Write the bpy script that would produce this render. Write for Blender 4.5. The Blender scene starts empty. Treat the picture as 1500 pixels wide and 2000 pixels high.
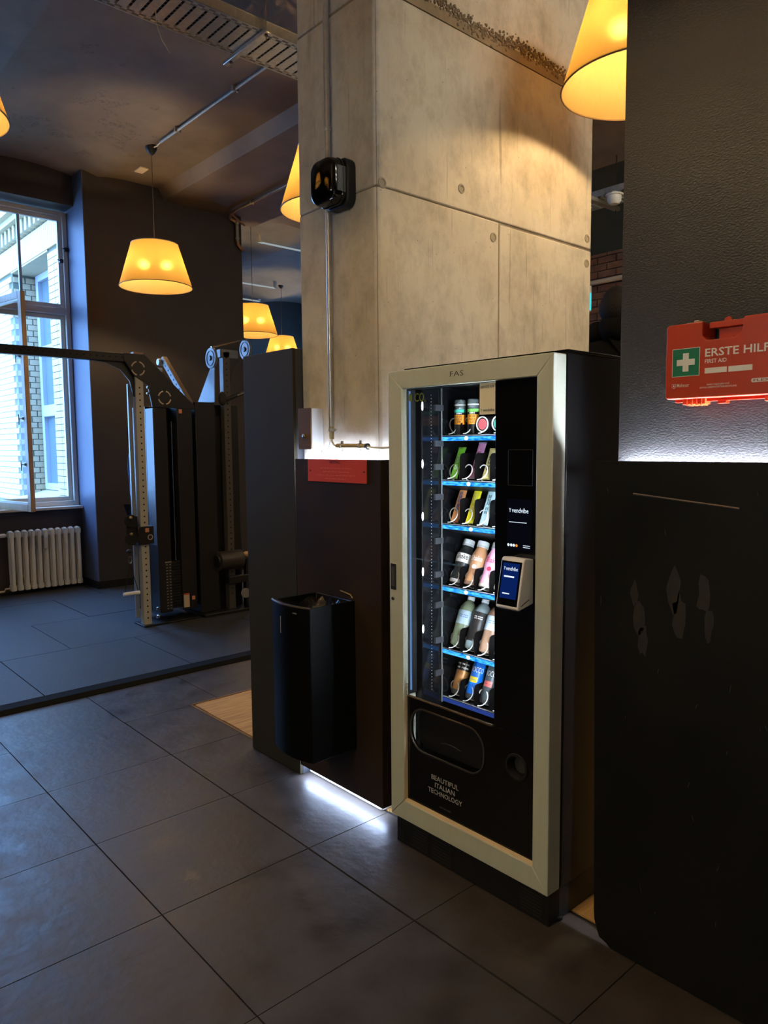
import bpy, math, random
from mathutils import Matrix, Vector, Euler
random.seed(7)
R = math.radians
scene = bpy.context.scene
COL = scene.collection
# ------------------------------------------------------------------ camera
cam = bpy.data.cameras.new('camera'); cam.sensor_fit = 'VERTICAL'; cam.sensor_height = 24.0
cam.lens = 1431.04 * 24.0 / 2000.0; cam.clip_start = .02; cam.clip_end = 200
co = bpy.data.objects.new('camera', cam); COL.objects.link(co)
yaw, pit, rol = R(48.27275), R(-5.13406), R(0.48061)
fw = Vector((-math.sin(yaw)*math.cos(pit), math.cos(yaw)*math.cos(pit), math.sin(pit)))
rt = fw.cross(Vector((0, 0, 1))).normalized(); dn = fw.cross(rt)
rr = math.cos(rol)*rt + math.sin(rol)*dn; dd = -math.sin(rol)*rt + math.cos(rol)*dn
m = Matrix((rr, -dd, -fw)).transposed().to_4x4(); m.translation = (0, 0, 1.5675)
co.matrix_world = m
scene.camera = co
# ------------------------------------------------------------------ sky, exposure
vs = scene.view_settings
scene.display_settings.display_device = 'sRGB'
vs.view_transform = 'Standard'; vs.look = 'None'; vs.exposure = 0.0; vs.gamma = 1.0; vs.use_curve_mapping = False
w = bpy.data.worlds.new('sky'); scene.world = w; w.use_nodes = True
bg = w.node_tree.nodes['Background']
bg.inputs[0].default_value = (.26, .58, 1.25, 1); bg.inputs[1].default_value = 12.0
def portal(name, loc, rot, sx, sy):
    l = bpy.data.lights.new(name, 'AREA'); l.shape = 'RECTANGLE'; l.size = sx; l.size_y = sy
    l.cycles.is_portal = True
    o = bpy.data.objects.new(name, l); COL.objects.link(o); o.location = loc; o.rotation_euler = rot
portal('window_portal', (-11.65, 10.7, 2.4), (R(-90), 0, 0), 1.3, 2.0)
portal('window_portal', (-8.9, 1.93, 2.53), (0, R(-90), 0), 3.3, 2.1)
BULB = 430.0      # emission of every pendant bulb
# ------------------------------------------------------------------ materials
def lin(c):
    return tuple(((x/255)/12.92 if x/255 <= .04045 else ((x/255+.055)/1.055)**2.4) for x in c)
MATS = {}
def pm(name, rgb, rough=.5, metal=0., var=.0, scale=6., bump=0., bscale=60., stretch=(1, 1, 1), rgb2=None, rvar=0., spec=.5, world=True, coat=0., alpha=1., trans=0., emis=None, es=0.):
    if name in MATS: return MATS[name]
    M = bpy.data.materials.new(name); M.use_nodes = True; nt = M.node_tree; N = nt.nodes; L = nt.links
    b = N['Principled BSDF']; c = lin(rgb)
    b.inputs['Base Color'].default_value = (*c, 1); b.inputs['Roughness'].default_value = rough
    b.inputs['Metallic'].default_value = metal; b.inputs['Specular IOR Level'].default_value = spec
    b.inputs['Coat Weight'].default_value = coat; b.inputs['Transmission Weight'].default_value = trans
    if emis: b.inputs['Emission Color'].default_value = (*lin(emis), 1); b.inputs['Emission Strength'].default_value = es
    vec = None
    if var or bump or rvar:
        if world: g = N.new('ShaderNodeNewGeometry'); src = g.outputs['Position']
        else: g = N.new('ShaderNodeTexCoord'); src = g.outputs['Object']
        mp = N.new('ShaderNodeMapping'); mp.inputs['Scale'].default_value = stretch
        L.new(src, mp.inputs['Vector']); vec = mp.outputs[0]
    if var or rvar:
        n = N.new('ShaderNodeTexNoise'); n.inputs['Scale'].default_value = scale; n.inputs['Detail'].default_value = 7; n.inputs['Roughness'].default_value = .62
        L.new(vec, n.inputs['Vector'])
        cr = N.new('ShaderNodeMapRange'); cr.inputs[1].default_value = .3; cr.inputs[2].default_value = .7
        L.new(n.outputs[0], cr.inputs[0])
        if var:
            mx = N.new('ShaderNodeMix'); mx.data_type = 'RGBA'
            c2 = lin(rgb2) if rgb2 else tuple(x*(1-var) for x in c)
            mx.inputs[6].default_value = (*c2, 1); mx.inputs[7].default_value = (*(tuple(x*(1+var*.5) for x in c) if not rgb2 else c), 1)
            L.new(cr.outputs[0], mx.inputs[0]); L.new(mx.outputs[2], b.inputs['Base Color'])
        if rvar:
            r2 = N.new('ShaderNodeMapRange'); r2.inputs[3].default_value = max(0, rough-rvar); r2.inputs[4].default_value = min(1, rough+rvar)
            L.new(cr.outputs[0], r2.inputs[0]); L.new(r2.outputs[0], b.inputs['Roughness'])
    if bump:
        n2 = N.new('ShaderNodeTexNoise'); n2.inputs['Scale'].default_value = bscale; n2.inputs['Detail'].default_value = 5
        L.new(vec, n2.inputs['Vector'])
        bp = N.new('ShaderNodeBump'); bp.inputs['Strength'].default_value = bump; bp.inputs['Distance'].default_value = .01
        L.new(n2.outputs[0], bp.inputs['Height']); L.new(bp.outputs[0], b.inputs['Normal'])
    MATS[name] = M
    return M
def em(name, rgb, s):
    if name in MATS: return MATS[name]
    M = bpy.data.materials.new(name); M.use_nodes = True; nt = M.node_tree; nt.nodes.remove(nt.nodes['Principled BSDF'])
    e = nt.nodes.new('ShaderNodeEmission'); e.inputs[0].default_value = (*lin(rgb), 1); e.inputs[1].default_value = s
    nt.links.new(e.outputs[0], nt.nodes['Material Output'].inputs[0]); MATS[name] = M
    return M
def concrete(name, a, b_, dark, streak=.35):
    M = bpy.data.materials.new(name); M.use_nodes = True; nt = M.node_tree; N = nt.nodes; L = nt.links; b = N['Principled BSDF']
    g = N.new('ShaderNodeNewGeometry')
    def noise(sc, st, det=6, ro=.6):
        mp = N.new('ShaderNodeMapping'); mp.inputs['Scale'].default_value = st; L.new(g.outputs['Position'], mp.inputs['Vector'])
        n = N.new('ShaderNodeTexNoise'); n.inputs['Scale'].default_value = sc; n.inputs['Detail'].default_value = det; n.inputs['Roughness'].default_value = ro
        L.new(mp.outputs[0], n.inputs['Vector']); return n.outputs[0]
    def rng(x, lo, hi, o0=0., o1=1.):
        r = N.new('ShaderNodeMapRange'); r.inputs[1].default_value = lo; r.inputs[2].default_value = hi; r.inputs[3].default_value = o0; r.inputs[4].default_value = o1
        L.new(x, r.inputs[0]); return r.outputs[0]
    def mix(f, c1, c2):
        mx = N.new('ShaderNodeMix'); mx.data_type = 'RGBA'; L.new(f, mx.inputs[0])
        for i, c in ((6, c1), (7, c2)):
            if isinstance(c, tuple): mx.inputs[i].default_value = (*lin(c), 1)
            else: L.new(c, mx.inputs[i])
        return mx.outputs[2]
    c = mix(rng(noise(1.6, (1, 1, 1)), .35, .65), a, b_)
    c = mix(rng(noise(9, (1, 1, .7), 9, .7), .45, .75, 0, .5), c, dark)
    c = mix(rng(noise(5, (3, 3, .22), 6, .75), .58, .72, 0, streak), c, dark)         # runs and scratches down the formwork
    c = mix(rng(noise(30, (2, 2, .05), 3, .5), .66, .72, 0, streak*1.3), c, dark)
    v = N.new('ShaderNodeTexVoronoi'); v.inputs['Scale'].default_value = 17; v.inputs['Randomness'].default_value = 1
    L.new(g.outputs['Position'], v.inputs['Vector'])
    c = mix(rng(v.outputs['Distance'], .035, .05, .75, 0), c, dark)                   # air holes
    L.new(c, b.inputs['Base Color']); b.inputs['Roughness'].default_value = .8
    bp = N.new('ShaderNodeBump'); bp.inputs['Strength'].default_value = .25; bp.inputs['Distance'].default_value = .006
    L.new(noise(40, (1, 1, .5), 8, .7), bp.inputs['Height']); L.new(bp.outputs[0], b.inputs['Normal'])
    MATS[name] = M
    return M
M_conc = concrete('board_concrete', (206, 198, 182), (184, 174, 156), (104, 94, 80))
M_tile = pm('stoneware_tile', (74, 66, 60), .42, var=.6, scale=7, bump=.22, bscale=22, rvar=.11, rgb2=(54, 48, 44))
M_grout = pm('grout', (32, 30, 29), .9)
M_mat = pm('rubber_mat', (50, 50, 54), .62, var=.3, scale=40, bump=.2, bscale=150)
M_wood = pm('oak_plank', (214, 170, 100), .5, var=.4, scale=9, stretch=(6, .5, 6), rgb2=(170, 124, 66))
M_dark = pm('dark_wall_paint', (58, 52, 52), .55, var=.15, scale=3, bump=.12, bscale=25)
M_reveal_lit = pm('reveal_lit_paint', (92, 98, 120), .5, spec=.2, var=.15, scale=3, bump=.12, bscale=25)  # dark wall paint with the window's blue light put into its colour
M_ceil = pm('ceiling_plaster', (130, 116, 100), .7, var=.3, scale=2.2, bump=.5, bscale=5, rgb2=(108, 94, 80))
def cracks(M):
    nt = M.node_tree; N = nt.nodes; L = nt.links; b = N['Principled BSDF']; src = b.inputs['Base Color'].links[0].from_socket
    g_ = N.new('ShaderNodeNewGeometry')
    def nz(sc, det):
        n = N.new('ShaderNodeTexNoise'); n.inputs['Scale'].default_value = sc; n.inputs['Detail'].default_value = det; n.inputs['Roughness'].default_value = .65; L.new(g_.outputs['Position'], n.inputs['Vector']); return n.outputs[0]
    def ma(op, a, c=None, d=None):
        m_ = N.new('ShaderNodeMath'); m_.operation = op; L.new(a, m_.inputs[0])
        if c is not None:
            if isinstance(c, (int, float)): m_.inputs[1].default_value = c
            else: L.new(c, m_.inputs[1])
        return m_.outputs[0]
    line = ma('LESS_THAN', ma('ABSOLUTE', ma('SUBTRACT', nz(1.1, 6), .5)), .004)
    area = ma('GREATER_THAN', nz(.55, 2), .60)
    mx = N.new('ShaderNodeMix'); mx.data_type = 'RGBA'; L.new(ma('MULTIPLY', ma('MULTIPLY', line, area), .4), mx.inputs[0]); L.new(src, mx.inputs[6]); mx.inputs[7].default_value = (*lin((44, 34, 28)), 1)
    L.new(mx.outputs[2], b.inputs['Base Color'])
cracks(M_ceil)
M_ceil2 = pm('pale_ceiling_plaster', (150, 146, 136), .75, var=.2, scale=2.2, bump=.3, bscale=6)
M_teal = pm('teal_paint', (62, 76, 78), .6, var=.15, scale=2)
M_blackwall = pm('black_wall_paint', (39, 38, 38), .42, var=.1, scale=4, bump=.3, bscale=130, stretch=(1, 1, 1.8))
M_steel = pm('raw_black_steel', (24, 23, 21), .5, metal=.0, var=.35, scale=2.2, bump=.03, bscale=8, rvar=.1, rgb2=(16, 16, 16), spec=.25)
M_rust = pm('brown_rust_steel', (56, 40, 25), .6, var=.5, scale=3.2, rvar=.08, rgb2=(33, 24, 15), spec=.2)
M_cab = pm('graphite_laminate', (50, 45, 30), .6, var=.05, scale=3, spec=.2)
M_alu = pm('champagne_aluminium', (204, 206, 182), .38, metal=.12, var=.04, scale=40, stretch=(1, 1, .1))
M_alu_side = M_alu
M_black = pm('black_gloss', (9, 9, 10), .18)
M_blackm = pm('black_matt', (15, 15, 16), .5)
M_body = pm('black_body_paint', (14, 13, 13), .4, spec=.35)
M_chrome = pm('chrome', (200, 196, 188), .22, metal=1)
M_galv = pm('galvanised_steel', (186, 184, 176), .36, metal=.7, var=.2, scale=30)
M_brass = pm('brass_conduit', (178, 160, 118), .35, metal=.7)
M_white = pm('white_gloss_paint', (226, 224, 216), .35)
M_whitep = pm('white_print', (232, 230, 224), .6)
M_pinewood = pm('varnished_pine', (196, 160, 112), .4, var=.2, scale=8, stretch=(6, 6, .6))
M_graypaint = pm('window_frame_paint', (214, 208, 196), .4)
M_orange = pm('orange_red_plastic', (190, 56, 14), .38)
M_oranges = pm('orange_red_sign', (206, 64, 26), .5)
M_green = pm('safety_green', (0, 118, 84), .5)
M_gym = pm('gym_black_powder', (22, 22, 24), .4)
M_gymdk = pm('gym_shroud', (28, 28, 30), .35)
M_gymgr = pm('gym_grey_powder', (168, 166, 154), .42)
M_hole = pm('hole_dark', (6, 6, 6), .9)
M_rubber = pm('rubber_black', (18, 18, 18), .7)
M_denim = pm('blue_shirt', (74, 102, 152), .8, var=.25, scale=30)
M_navy = pm('navy_trousers', (24, 28, 42), .8)
M_blackcloth = pm('black_jacket', (9, 9, 10), .9, spec=.1)
M_skin = pm('skin', (196, 140, 118), .55)
M_hair = pm('dark_hair', (12, 9, 8), .7, bump=.4, bscale=120, spec=.2)
M_bin = pm('bin_black', (12, 14, 16), .42, spec=.35)
M_binf = pm('bin_front', (6, 6, 7), .5, spec=.12)
M_bag = pm('bin_liner', (14, 14, 15), .25, bump=.6, bscale=30)
M_led = em('cool_led', (205, 220, 250), 120); M_ledw = em('cool_led_wall', (216, 226, 246), 400); M_led2 = em('cool_led_floor', (190, 212, 255), 85)
def segled():
    M = em('blue_shelf_led', (0, 140, 255), 1.7); nt = M.node_tree; N = nt.nodes; L = nt.links; e = N['Emission']
    g_ = N.new('ShaderNodeNewGeometry'); mp = N.new('ShaderNodeMapping'); mp.inputs['Scale'].default_value = (38, 0, 150); L.new(g_.outputs['Position'], mp.inputs[0])
    n = N.new('ShaderNodeTexNoise'); n.inputs['Scale'].default_value = 1; n.inputs['Detail'].default_value = 1; L.new(mp.outputs[0], n.inputs['Vector'])
    r = N.new('ShaderNodeMapRange'); r.inputs[1].default_value = .35; r.inputs[2].default_value = .7; L.new(n.outputs[0], r.inputs[0])
    mx = N.new('ShaderNodeMix'); mx.data_type = 'RGBA'; mx.inputs[6].default_value = (*lin((0, 110, 255)), 1); mx.inputs[7].default_value = (*lin((90, 205, 255)), 1); L.new(r.outputs[0], mx.inputs[0]); L.new(mx.outputs[2], e.inputs[0])
    return M
M_ledB = segled()
M_led_glint = em('white_led_and_glint', (235, 245, 255), 6)
M_tube = em('fluorescent_tube', (205, 220, 225), .5)
M_exit = em('exit_sign_light', (60, 225, 235), 1.0)
M_scr = em('screen_blue', (10, 34, 96), .9)
M_scrd = em('screen_dark', (12, 12, 22), .6)
M_scrw = em('screen_white', (225, 240, 255), 1.1)
M_scro = em('screen_orange', (250, 160, 60), .9)
M_bulb = em('warm_bulb', (255, 216, 158), BULB)
M_brick = pm('brown_brick', (122, 92, 78), .85, var=.35, scale=8)
M_mortar = pm('mortar', (150, 136, 122), .9)
M_glaze = pm('white_glazed_brick', (204, 184, 150), .6, var=.08, scale=6, spec=.0)
M_joint = pm('facade_joint', (122, 122, 108), .9, spec=.0)
M_stone = pm('facade_stone', (196, 180, 150), .8, var=.1, scale=5, spec=.0)
def shade_mat():
    M = bpy.data.materials.new('lampshade_fabric'); M.use_nodes = True; nt = M.node_tree; N = nt.nodes; L = nt.links
    N.remove(N['Principled BSDF'])
    t = N.new('ShaderNodeBsdfTranslucent'); t.inputs[0].default_value = (.26, .152, .034, 1)
    d = N.new('ShaderNodeBsdfDiffuse'); d.inputs[0].default_value = (.32, .225, .080, 1)
    tc = N.new('ShaderNodeTexCoord'); mp = N.new('ShaderNodeMapping'); mp.inputs['Scale'].default_value = (60, 60, 18)
    n = N.new('ShaderNodeTexNoise'); n.inputs['Scale'].default_value = 1.2; n.inputs['Detail'].default_value = 6
    L.new(tc.outputs['Object'], mp.inputs[0]); L.new(mp.outputs[0], n.inputs['Vector'])
    r = N.new('ShaderNodeMapRange'); r.inputs[1].default_value = .3; r.inputs[2].default_value = .7; r.inputs[3].default_value = .46; r.inputs[4].default_value = .58
    L.new(n.outputs[0], r.inputs[0])
    mx = N.new('ShaderNodeMixShader'); L.new(r.outputs[0], mx.inputs[0]); L.new(t.outputs[0], mx.inputs[1]); L.new(d.outputs[0], mx.inputs[2])
    rf = N.new('ShaderNodeBsdfRefraction'); rf.inputs['Color'].default_value = (1, .62, .2, 1); rf.inputs['Roughness'].default_value = .55; rf.inputs['IOR'].default_value = 1.25
    m2 = N.new('ShaderNodeMixShader'); m2.inputs[0].default_value = .012; L.new(mx.outputs[0], m2.inputs[1]); L.new(rf.outputs[0], m2.inputs[2])
    L.new(m2.outputs[0], N['Material Output'].inputs[0]); return M
M_shade = shade_mat()
def glass_mat(name, tint=(1, 1, 1), gloss=1.0):
    M = bpy.data.materials.new(name); M.use_nodes = True; nt = M.node_tree; N = nt.nodes; L = nt.links; N.remove(N['Principled BSDF'])
    t = N.new('ShaderNodeBsdfTransparent'); t.inputs[0].default_value = (*tint, 1)
    g = N.new('ShaderNodeBsdfGlossy'); g.inputs['Roughness'].default_value = .02
    f = N.new('ShaderNodeLayerWeight'); f.inputs[0].default_value = .5
    pw = N.new('ShaderNodeMath'); pw.operation = 'POWER'; pw.inputs[1].default_value = 5; L.new(f.outputs['Facing'], pw.inputs[0])
    ml = N.new('ShaderNodeMath'); ml.operation = 'MULTIPLY_ADD'; ml.inputs[1].default_value = .9*gloss; ml.inputs[2].default_value = .035*gloss; L.new(pw.outputs[0], ml.inputs[0])
    mx = N.new('ShaderNodeMixShader'); L.new(ml.outputs[0], mx.inputs[0]); L.new(t.outputs[0], mx.inputs[1]); L.new(g.outputs[0], mx.inputs[2])
    L.new(mx.outputs[0], N['Material Output'].inputs[0]); return M
M_glass = glass_mat('window_glass', (1, 1, 1), .3); M_vglass = glass_mat('vending_glass', (.96, .97, .97), .8)
# ------------------------------------------------------------------ mesh building
class MB:
    def __init__(s): s.v = []; s.f = []
    def add(s, vs_, fs):
        o = len(s.v); s.v += [tuple(p) for p in vs_]; s.f += [tuple(i+o for i in f) for f in fs]; return s
    def box(s, x0, x1, y0, y1, z0, z1):
        return s.add([(x, y, z) for z in (z0, z1) for y in (y0, y1) for x in (x0, x1)],
                     [(0, 2, 3, 1), (4, 5, 7, 6), (0, 1, 5, 4), (2, 6, 7, 3), (0, 4, 6, 2), (1, 3, 7, 5)])
    def prism(s, poly, ax, a0, a1):
        n = len(poly)
        def P(u, v, a): return {'x': (a, u, v), 'y': (u, a, v), 'z': (u, v, a)}[ax]
        return s.add([P(u, v, a0) for u, v in poly]+[P(u, v, a1) for u, v in poly],
                     [tuple(range(n))[::-1], tuple(range(n, 2*n))]+[(i, (i+1) % n, n+(i+1) % n, n+i) for i in range(n)])
    def tube(s, pts, r, n=8, closed=False):
        pts = [Vector(p) for p in pts]; k = len(pts); vs_ = []; up = None
        for i in range(k):
            a = pts[(i-1) % k] if (i or closed) else pts[0]; b = pts[(i+1) % k] if (i < k-1 or closed) else pts[-1]
            t = (b-a).normalized()
            if up is None: up = Vector((0, 0, 1)) if abs(t.z) < .9 else Vector((1, 0, 0))
            u = t.cross(up).normalized(); w_ = u.cross(t).normalized(); up = w_
            rad = r[i] if isinstance(r, (list, tuple)) else r
            for j in range(n):
                an = 2*math.pi*j/n; vs_.append(pts[i]+u*math.cos(an)*rad+w_*math.sin(an)*rad)
        fs = [(i*n+j, i*n+(j+1) % n, ((i+1) % k)*n+(j+1) % n, ((i+1) % k)*n+j) for i in range(k if closed else k-1) for j in range(n)]
        if not closed: fs += [tuple(range(n))[::-1], tuple((k-1)*n+j for j in range(n))]
        return s.add(vs_, fs)
    def lathe(s, prof, n=24, c=(0, 0, 0), ax='z', cap=True):
        vs_ = []
        for r, h in prof:
            for j in range(n):
                a = 2*math.pi*j/n; p = (r*math.cos(a), r*math.sin(a))
                q = {'z': (p[0], p[1], h), 'y': (p[0], h, p[1]), 'x': (h, p[0], p[1])}[ax]
                vs_.append((q[0]+c[0], q[1]+c[1], q[2]+c[2]))
        k = len(prof)
        fs = [(i*n+j, i*n+(j+1) % n, (i+1)*n+(j+1) % n, (i+1)*n+j) for i in range(k-1) for j in range(n)]
        if cap: fs += [tuple(range(n))[::-1], tuple((k-1)*n+j for j in range(n))]
        return s.add(vs_, fs)
    def sphere(s, c, r, n=12, sc=(1, 1, 1)):
        prof = [(max(1e-4, math.sin(math.pi*i/n))*r, -math.cos(math.pi*i/n)*r) for i in range(n+1)]
        o = len(s.v); s.lathe(prof, n*2)
        for i in range(o, len(s.v)):
            p = s.v[i]; s.v[i] = (p[0]*sc[0]+c[0], p[1]*sc[1]+c[1], p[2]*sc[2]+c[2])
        return s
    def xf(s, M):
        s.v = [tuple(M @ Vector(p)) for p in s.v]; return s
    def shift(s, d):
        s.v = [(p[0]+d[0], p[1]+d[1], p[2]+d[2]) for p in s.v]; return s
def wloc(o):
    p = Vector((0, 0, 0))
    while o: p += o.location; o = o.parent
    return p
def mesh(name, mb, mat, smooth=35, off=(0, 0, 0)):
    me = bpy.data.meshes.new(name)
    me.from_pydata([(x-off[0], y-off[1], z-off[2]) for x, y, z in mb.v], [], mb.f)
    import bmesh
    b = bmesh.new(); b.from_mesh(me); bmesh.ops.recalc_face_normals(b, faces=b.faces); b.to_mesh(me); b.free()
    for m_ in (mat if isinstance(mat, (list, tuple)) else [mat]): me.materials.append(m_)
    if smooth: me.shade_smooth(); me.set_sharp_from_angle(angle=R(smooth))
    return me
def obj(name, mb, mat, parent=None, bev=0., smooth=35, local=False, seg=2, kind=None):
    off = (0, 0, 0) if local or parent is None else wloc(parent)
    o = bpy.data.objects.new(name, mesh(name, mb, mat, smooth, off)); COL.objects.link(o)
    if parent is not None: o.parent = parent
    if bev:
        bm_ = o.modifiers.new('bevel', 'BEVEL'); bm_.width = bev; bm_.segments = seg; bm_.limit_method = 'ANGLE'; bm_.angle_limit = R(40)
        bm_.harden_normals = False
    if kind: o['kind'] = kind
    return o
def tag(o, label=None, cat=None, group=None, kind=None):
    if label: o['label'] = label
    if cat: o['category'] = cat
    if group: o['group'] = group
    if kind: o['kind'] = kind
    return o
def thing(name, label, cat, loc=(0, 0, 0), rot=(0, 0, 0), group=None):
    o = bpy.data.objects.new(name, None); o.empty_display_size = .05; COL.objects.link(o); o.location = loc; o.rotation_euler = rot
    return tag(o, label, cat, group)
def struct(name, mb, mat, parent=None, bev=0., smooth=35):
    o = obj(name, mb, mat, parent, bev, smooth)
    if parent is None: o['kind'] = 'structure'
    return o
def inst(name, me, loc, parent=None, rot=(0, 0, 0), scale=None, label=None):
    o = bpy.data.objects.new(name, me); COL.objects.link(o)
    if parent is not None: o.parent = parent; loc = Vector(loc)-wloc(parent)
    o.location = loc; o.rotation_euler = rot
    if scale: o.scale = scale
    if label: o['label'] = label
    return o
def copy_tree(o, parent=None):
    c = o.copy(); COL.objects.link(c); c.parent = parent
    for ch in list(o.children): copy_tree(ch, c)
    return c
_tx = {}
def text_geo(s, bold=0.):
    if (s, bold) in _tx: return _tx[(s, bold)]
    cu = bpy.data.curves.new('t', 'FONT'); cu.body = s; cu.size = 1; cu.align_x = 'LEFT'; cu.offset = bold; cu.resolution_u = 2
    o = bpy.data.objects.new('t', cu); COL.objects.link(o)
    dg = bpy.context.evaluated_depsgraph_get(); ev = o.evaluated_get(dg); me = ev.to_mesh()
    v = [(p.co.x, p.co.y) for p in me.vertices]; f = [tuple(p.vertices) for p in me.polygons]
    ev.to_mesh_clear(); bpy.data.objects.remove(o); bpy.data.curves.remove(cu)
    x0 = min(p[0] for p in v); x1 = max(p[0] for p in v); y0 = min(p[1] for p in v); y1 = max(p[1] for p in v)
    _tx[(s, bold)] = (v, f, x0, x1, y0, y1); return _tx[(s, bold)]
def lettering(s, origin, right, up, width=None, height=None, mat=None, parent=None, bold=0., name='lettering', local=False, wrap=None):
    """flat printed letters: origin = lower left corner; width and/or height of the word"""
    v, f, x0, x1, y0, y1 = text_geo(s, bold)
    sx = width/(x1-x0) if width else height/(y1-y0); sy = height/(y1-y0) if height else sx
    r_, u_, o_ = Vector(right), Vector(up), Vector(origin)
    mb = MB()
    if wrap:                                   # wrap = (radius, centre angle): letters bent round a vertical cylinder
        rad, a0 = wrap; wd = (x1-x0)*sx
        mb.add([(rad*math.sin(a0+((p[0]-x0)*sx-wd/2)/rad), -rad*math.cos(a0+((p[0]-x0)*sx-wd/2)/rad), o_.z+(p[1]-y0)*sy) for p in v], f)
    else:
        mb.add([o_+r_*((p[0]-x0)*sx)+u_*((p[1]-y0)*sy) for p in v], f)
    return obj(name, mb, mat, parent, smooth=0, local=local)
def rrect(u0, u1, v0, v1, r, n=5):
    out = []
    for cx, cy, a in ((u1-r, v0+r, -90), (u1-r, v1-r, 0), (u0+r, v1-r, 90), (u0+r, v0+r, 180)):
        for i in range(n+1):
            t = R(a+90*i/n); out.append((cx+r*math.cos(t), cy+r*math.sin(t)))
    return out
def holed(outer, inner):
    """flat ring between a rectangle (u0,u1,v0,v1) and an inner loop -> pairs of (u,v)"""
    u0, u1, v0, v1 = outer; cx = sum(p[0] for p in inner)/len(inner); cy = sum(p[1] for p in inner)/len(inner); out = []
    for p in inner:
        d = (p[0]-cx, p[1]-cy); t = 1e9
        if d[0] > 1e-9: t = min(t, (u1-cx)/d[0])
        if d[0] < -1e-9: t = min(t, (u0-cx)/d[0])
        if d[1] > 1e-9: t = min(t, (v1-cy)/d[1])
        if d[1] < -1e-9: t = min(t, (v0-cy)/d[1])
        out.append([cx+d[0]*t, cy+d[1]*t])
    for c in ((u0, v0), (u1, v0), (u1, v1), (u0, v1)):
        i = min(range(len(out)), key=lambda k: (out[k][0]-c[0])**2+(out[k][1]-c[1])**2); out[i] = list(c)
    return out

# ================================================================== SETTING
# ---- floor: grout bed, stoneware tiles, rubber gym mats, oak planks
floor = struct('floor', MB().box(-14.2, 3.2, -3.3, 10.6, -.12, -.006), M_grout)
tme = mesh('tile', MB().box(-.2965, .2965, -.3, .3, -.02, 0), M_tile, 0)
for i in range(-1, 12):
    for j in range(-6, 2):
        if j == 1 and i < 0: continue
        x = -4.041+.5965*(i+.5); y = .99+.605*(j+.5)
        if x < -4.64: continue
        if j == 1:                               # last row is cut at the oak floor
            continue
        inst('tile', tme, (x, y, random.uniform(-.0006, .0006)), floor)
t2 = mesh('tile', MB().box(-.2965, .2965, -.206, .206, -.02, 0), M_tile, 0)
for i in range(0, 12): inst('tile', t2, (-4.041+.5965*(i+.5), 1.806, 0), floor)
for j in range(1, 5): inst('tile', tme, (-4.041-.5965/2, .99+.605*(j+.5), 0), floor)
mme = mesh('rubber_mat', MB().box(-.497, .497, -.497, .497, -.02, .03), M_mat, 0)
for i in range(4):
    for j in range(-4, 6):
        y = 1.88+j+(.5 if i % 2 else 0)
        inst('rubber_mat', mme, (-5.25-i*1.0, y, random.uniform(-.001, .001)), floor)
# ramped edging of the mats
tr = struct('trim_1', MB().prism([(-4.745, .031), (-4.66, .027), (-4.635, .004), (-4.635, -.005), (-4.745, -.005)], 'y', -3, 7), pm('edge_ramp', (24, 24, 24), .8, spec=.1), bev=.003)
pme = mesh('plank', MB().box(-.0885, .0885, -2.95, 2.95, -.015, .001), M_wood, 0)
for i in range(36):
    x = -3.95+.178*i
    if x < 2.5: inst('plank', pme, (x, 2.02+2.96+(.0 if i % 2 else .003), random.uniform(-.0004, .0004)), floor)
struct('trim_2', MB().box(-4.05, -4.035, 2.012, 7.9, -.01, .004).box(-4.05, -2.83, 2.006, 2.018, -.01, .004), pm('brass_edge', (150, 120, 84), .4, metal=.6))
# ---- window wall with two niches
WX0, WX1 = -8.78, -8.03
mb = MB()
for a, b in ((-3.3, .9), (2.96, 4.86)): mb.box(WX0, WX1, a, b, 0, 5)
for a, b in ((.9, 2.96),):
    mb.box(WX0, -8.3, a, b, 4.17, 5)          # lintel
    mb.box(WX0, -8.45, a, b, 0, .9)           # parapet under the window
wl = struct('wall_left', mb, M_dark)
struct('trim_3', MB().box(-8.62, -8.028, 2.952, 2.961, 0, 4.62).box(-8.62, -8.028, .899, .908, 0, 4.62), M_reveal_lit)   # cheeks of the niche, window light put into their colour
struct('baseboard_left', MB().box(-8.03, -8.012, 2.94, 4.86, 0, .115).box(-8.46, -8.012, 2.938, 2.952, 0, .115).box(-8.03, -8.012, -.25, .9, 0, .115), M_blackm, bev=.003)
# ---- ceiling: plaster vaults running towards the window wall
prof = [(-3.3, 4.50)]
for q in range(4):
    for k in range(11):
        t = k/10; prof.append((-2.39+1.38*q+1.378*t, 4.443+.088*(4*t*(1-t))))
prof += [(3.22, 4.462), (3.4, 4.475), (3.6, 4.476), (3.80, 4.472), (3.84, 4.41), (3.866, 4.352), (4.1, 4.345), (4.4, 4.352), (4.87, 4.368), (5.2, 4.37), (5.25, 4.46)]
for k in range(1, 9):
    t = k/8; prof.append((5.25+1.4*t, 4.46+.10*(4*t*(1-t))-.16*t))
struct('ceiling', MB().prism(prof+[(6.65, 5.2), (-3.3, 5.2)], 'x', -8.3, 3.1), M_ceil, smooth=50)
prof2 = [(6.65, 4.30)]+[(6.65+1.4*t/8, 4.30-.48*(t/8)**2.2) for t in range(1, 9)]
struct('ceiling', MB().prism(prof2+[(8.05, 5.2), (6.65, 5.2)], 'x', -9, 3.1), M_teal, smooth=50)
# ---- right wall with the first aid kit, walls behind the camera
struct('wall_right', MB().box(-1.18, 3.1, 2.0, 2.28, 0, 4.9), M_blackwall)
struct('wall_near', MB().box(-8.8, 3.2, -3.5, -3.3, 0, 5), M_dark)
struct('wall_side', MB().box(3.0, 3.2, -3.5, 8.2, 0, 5), M_dark)
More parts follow.
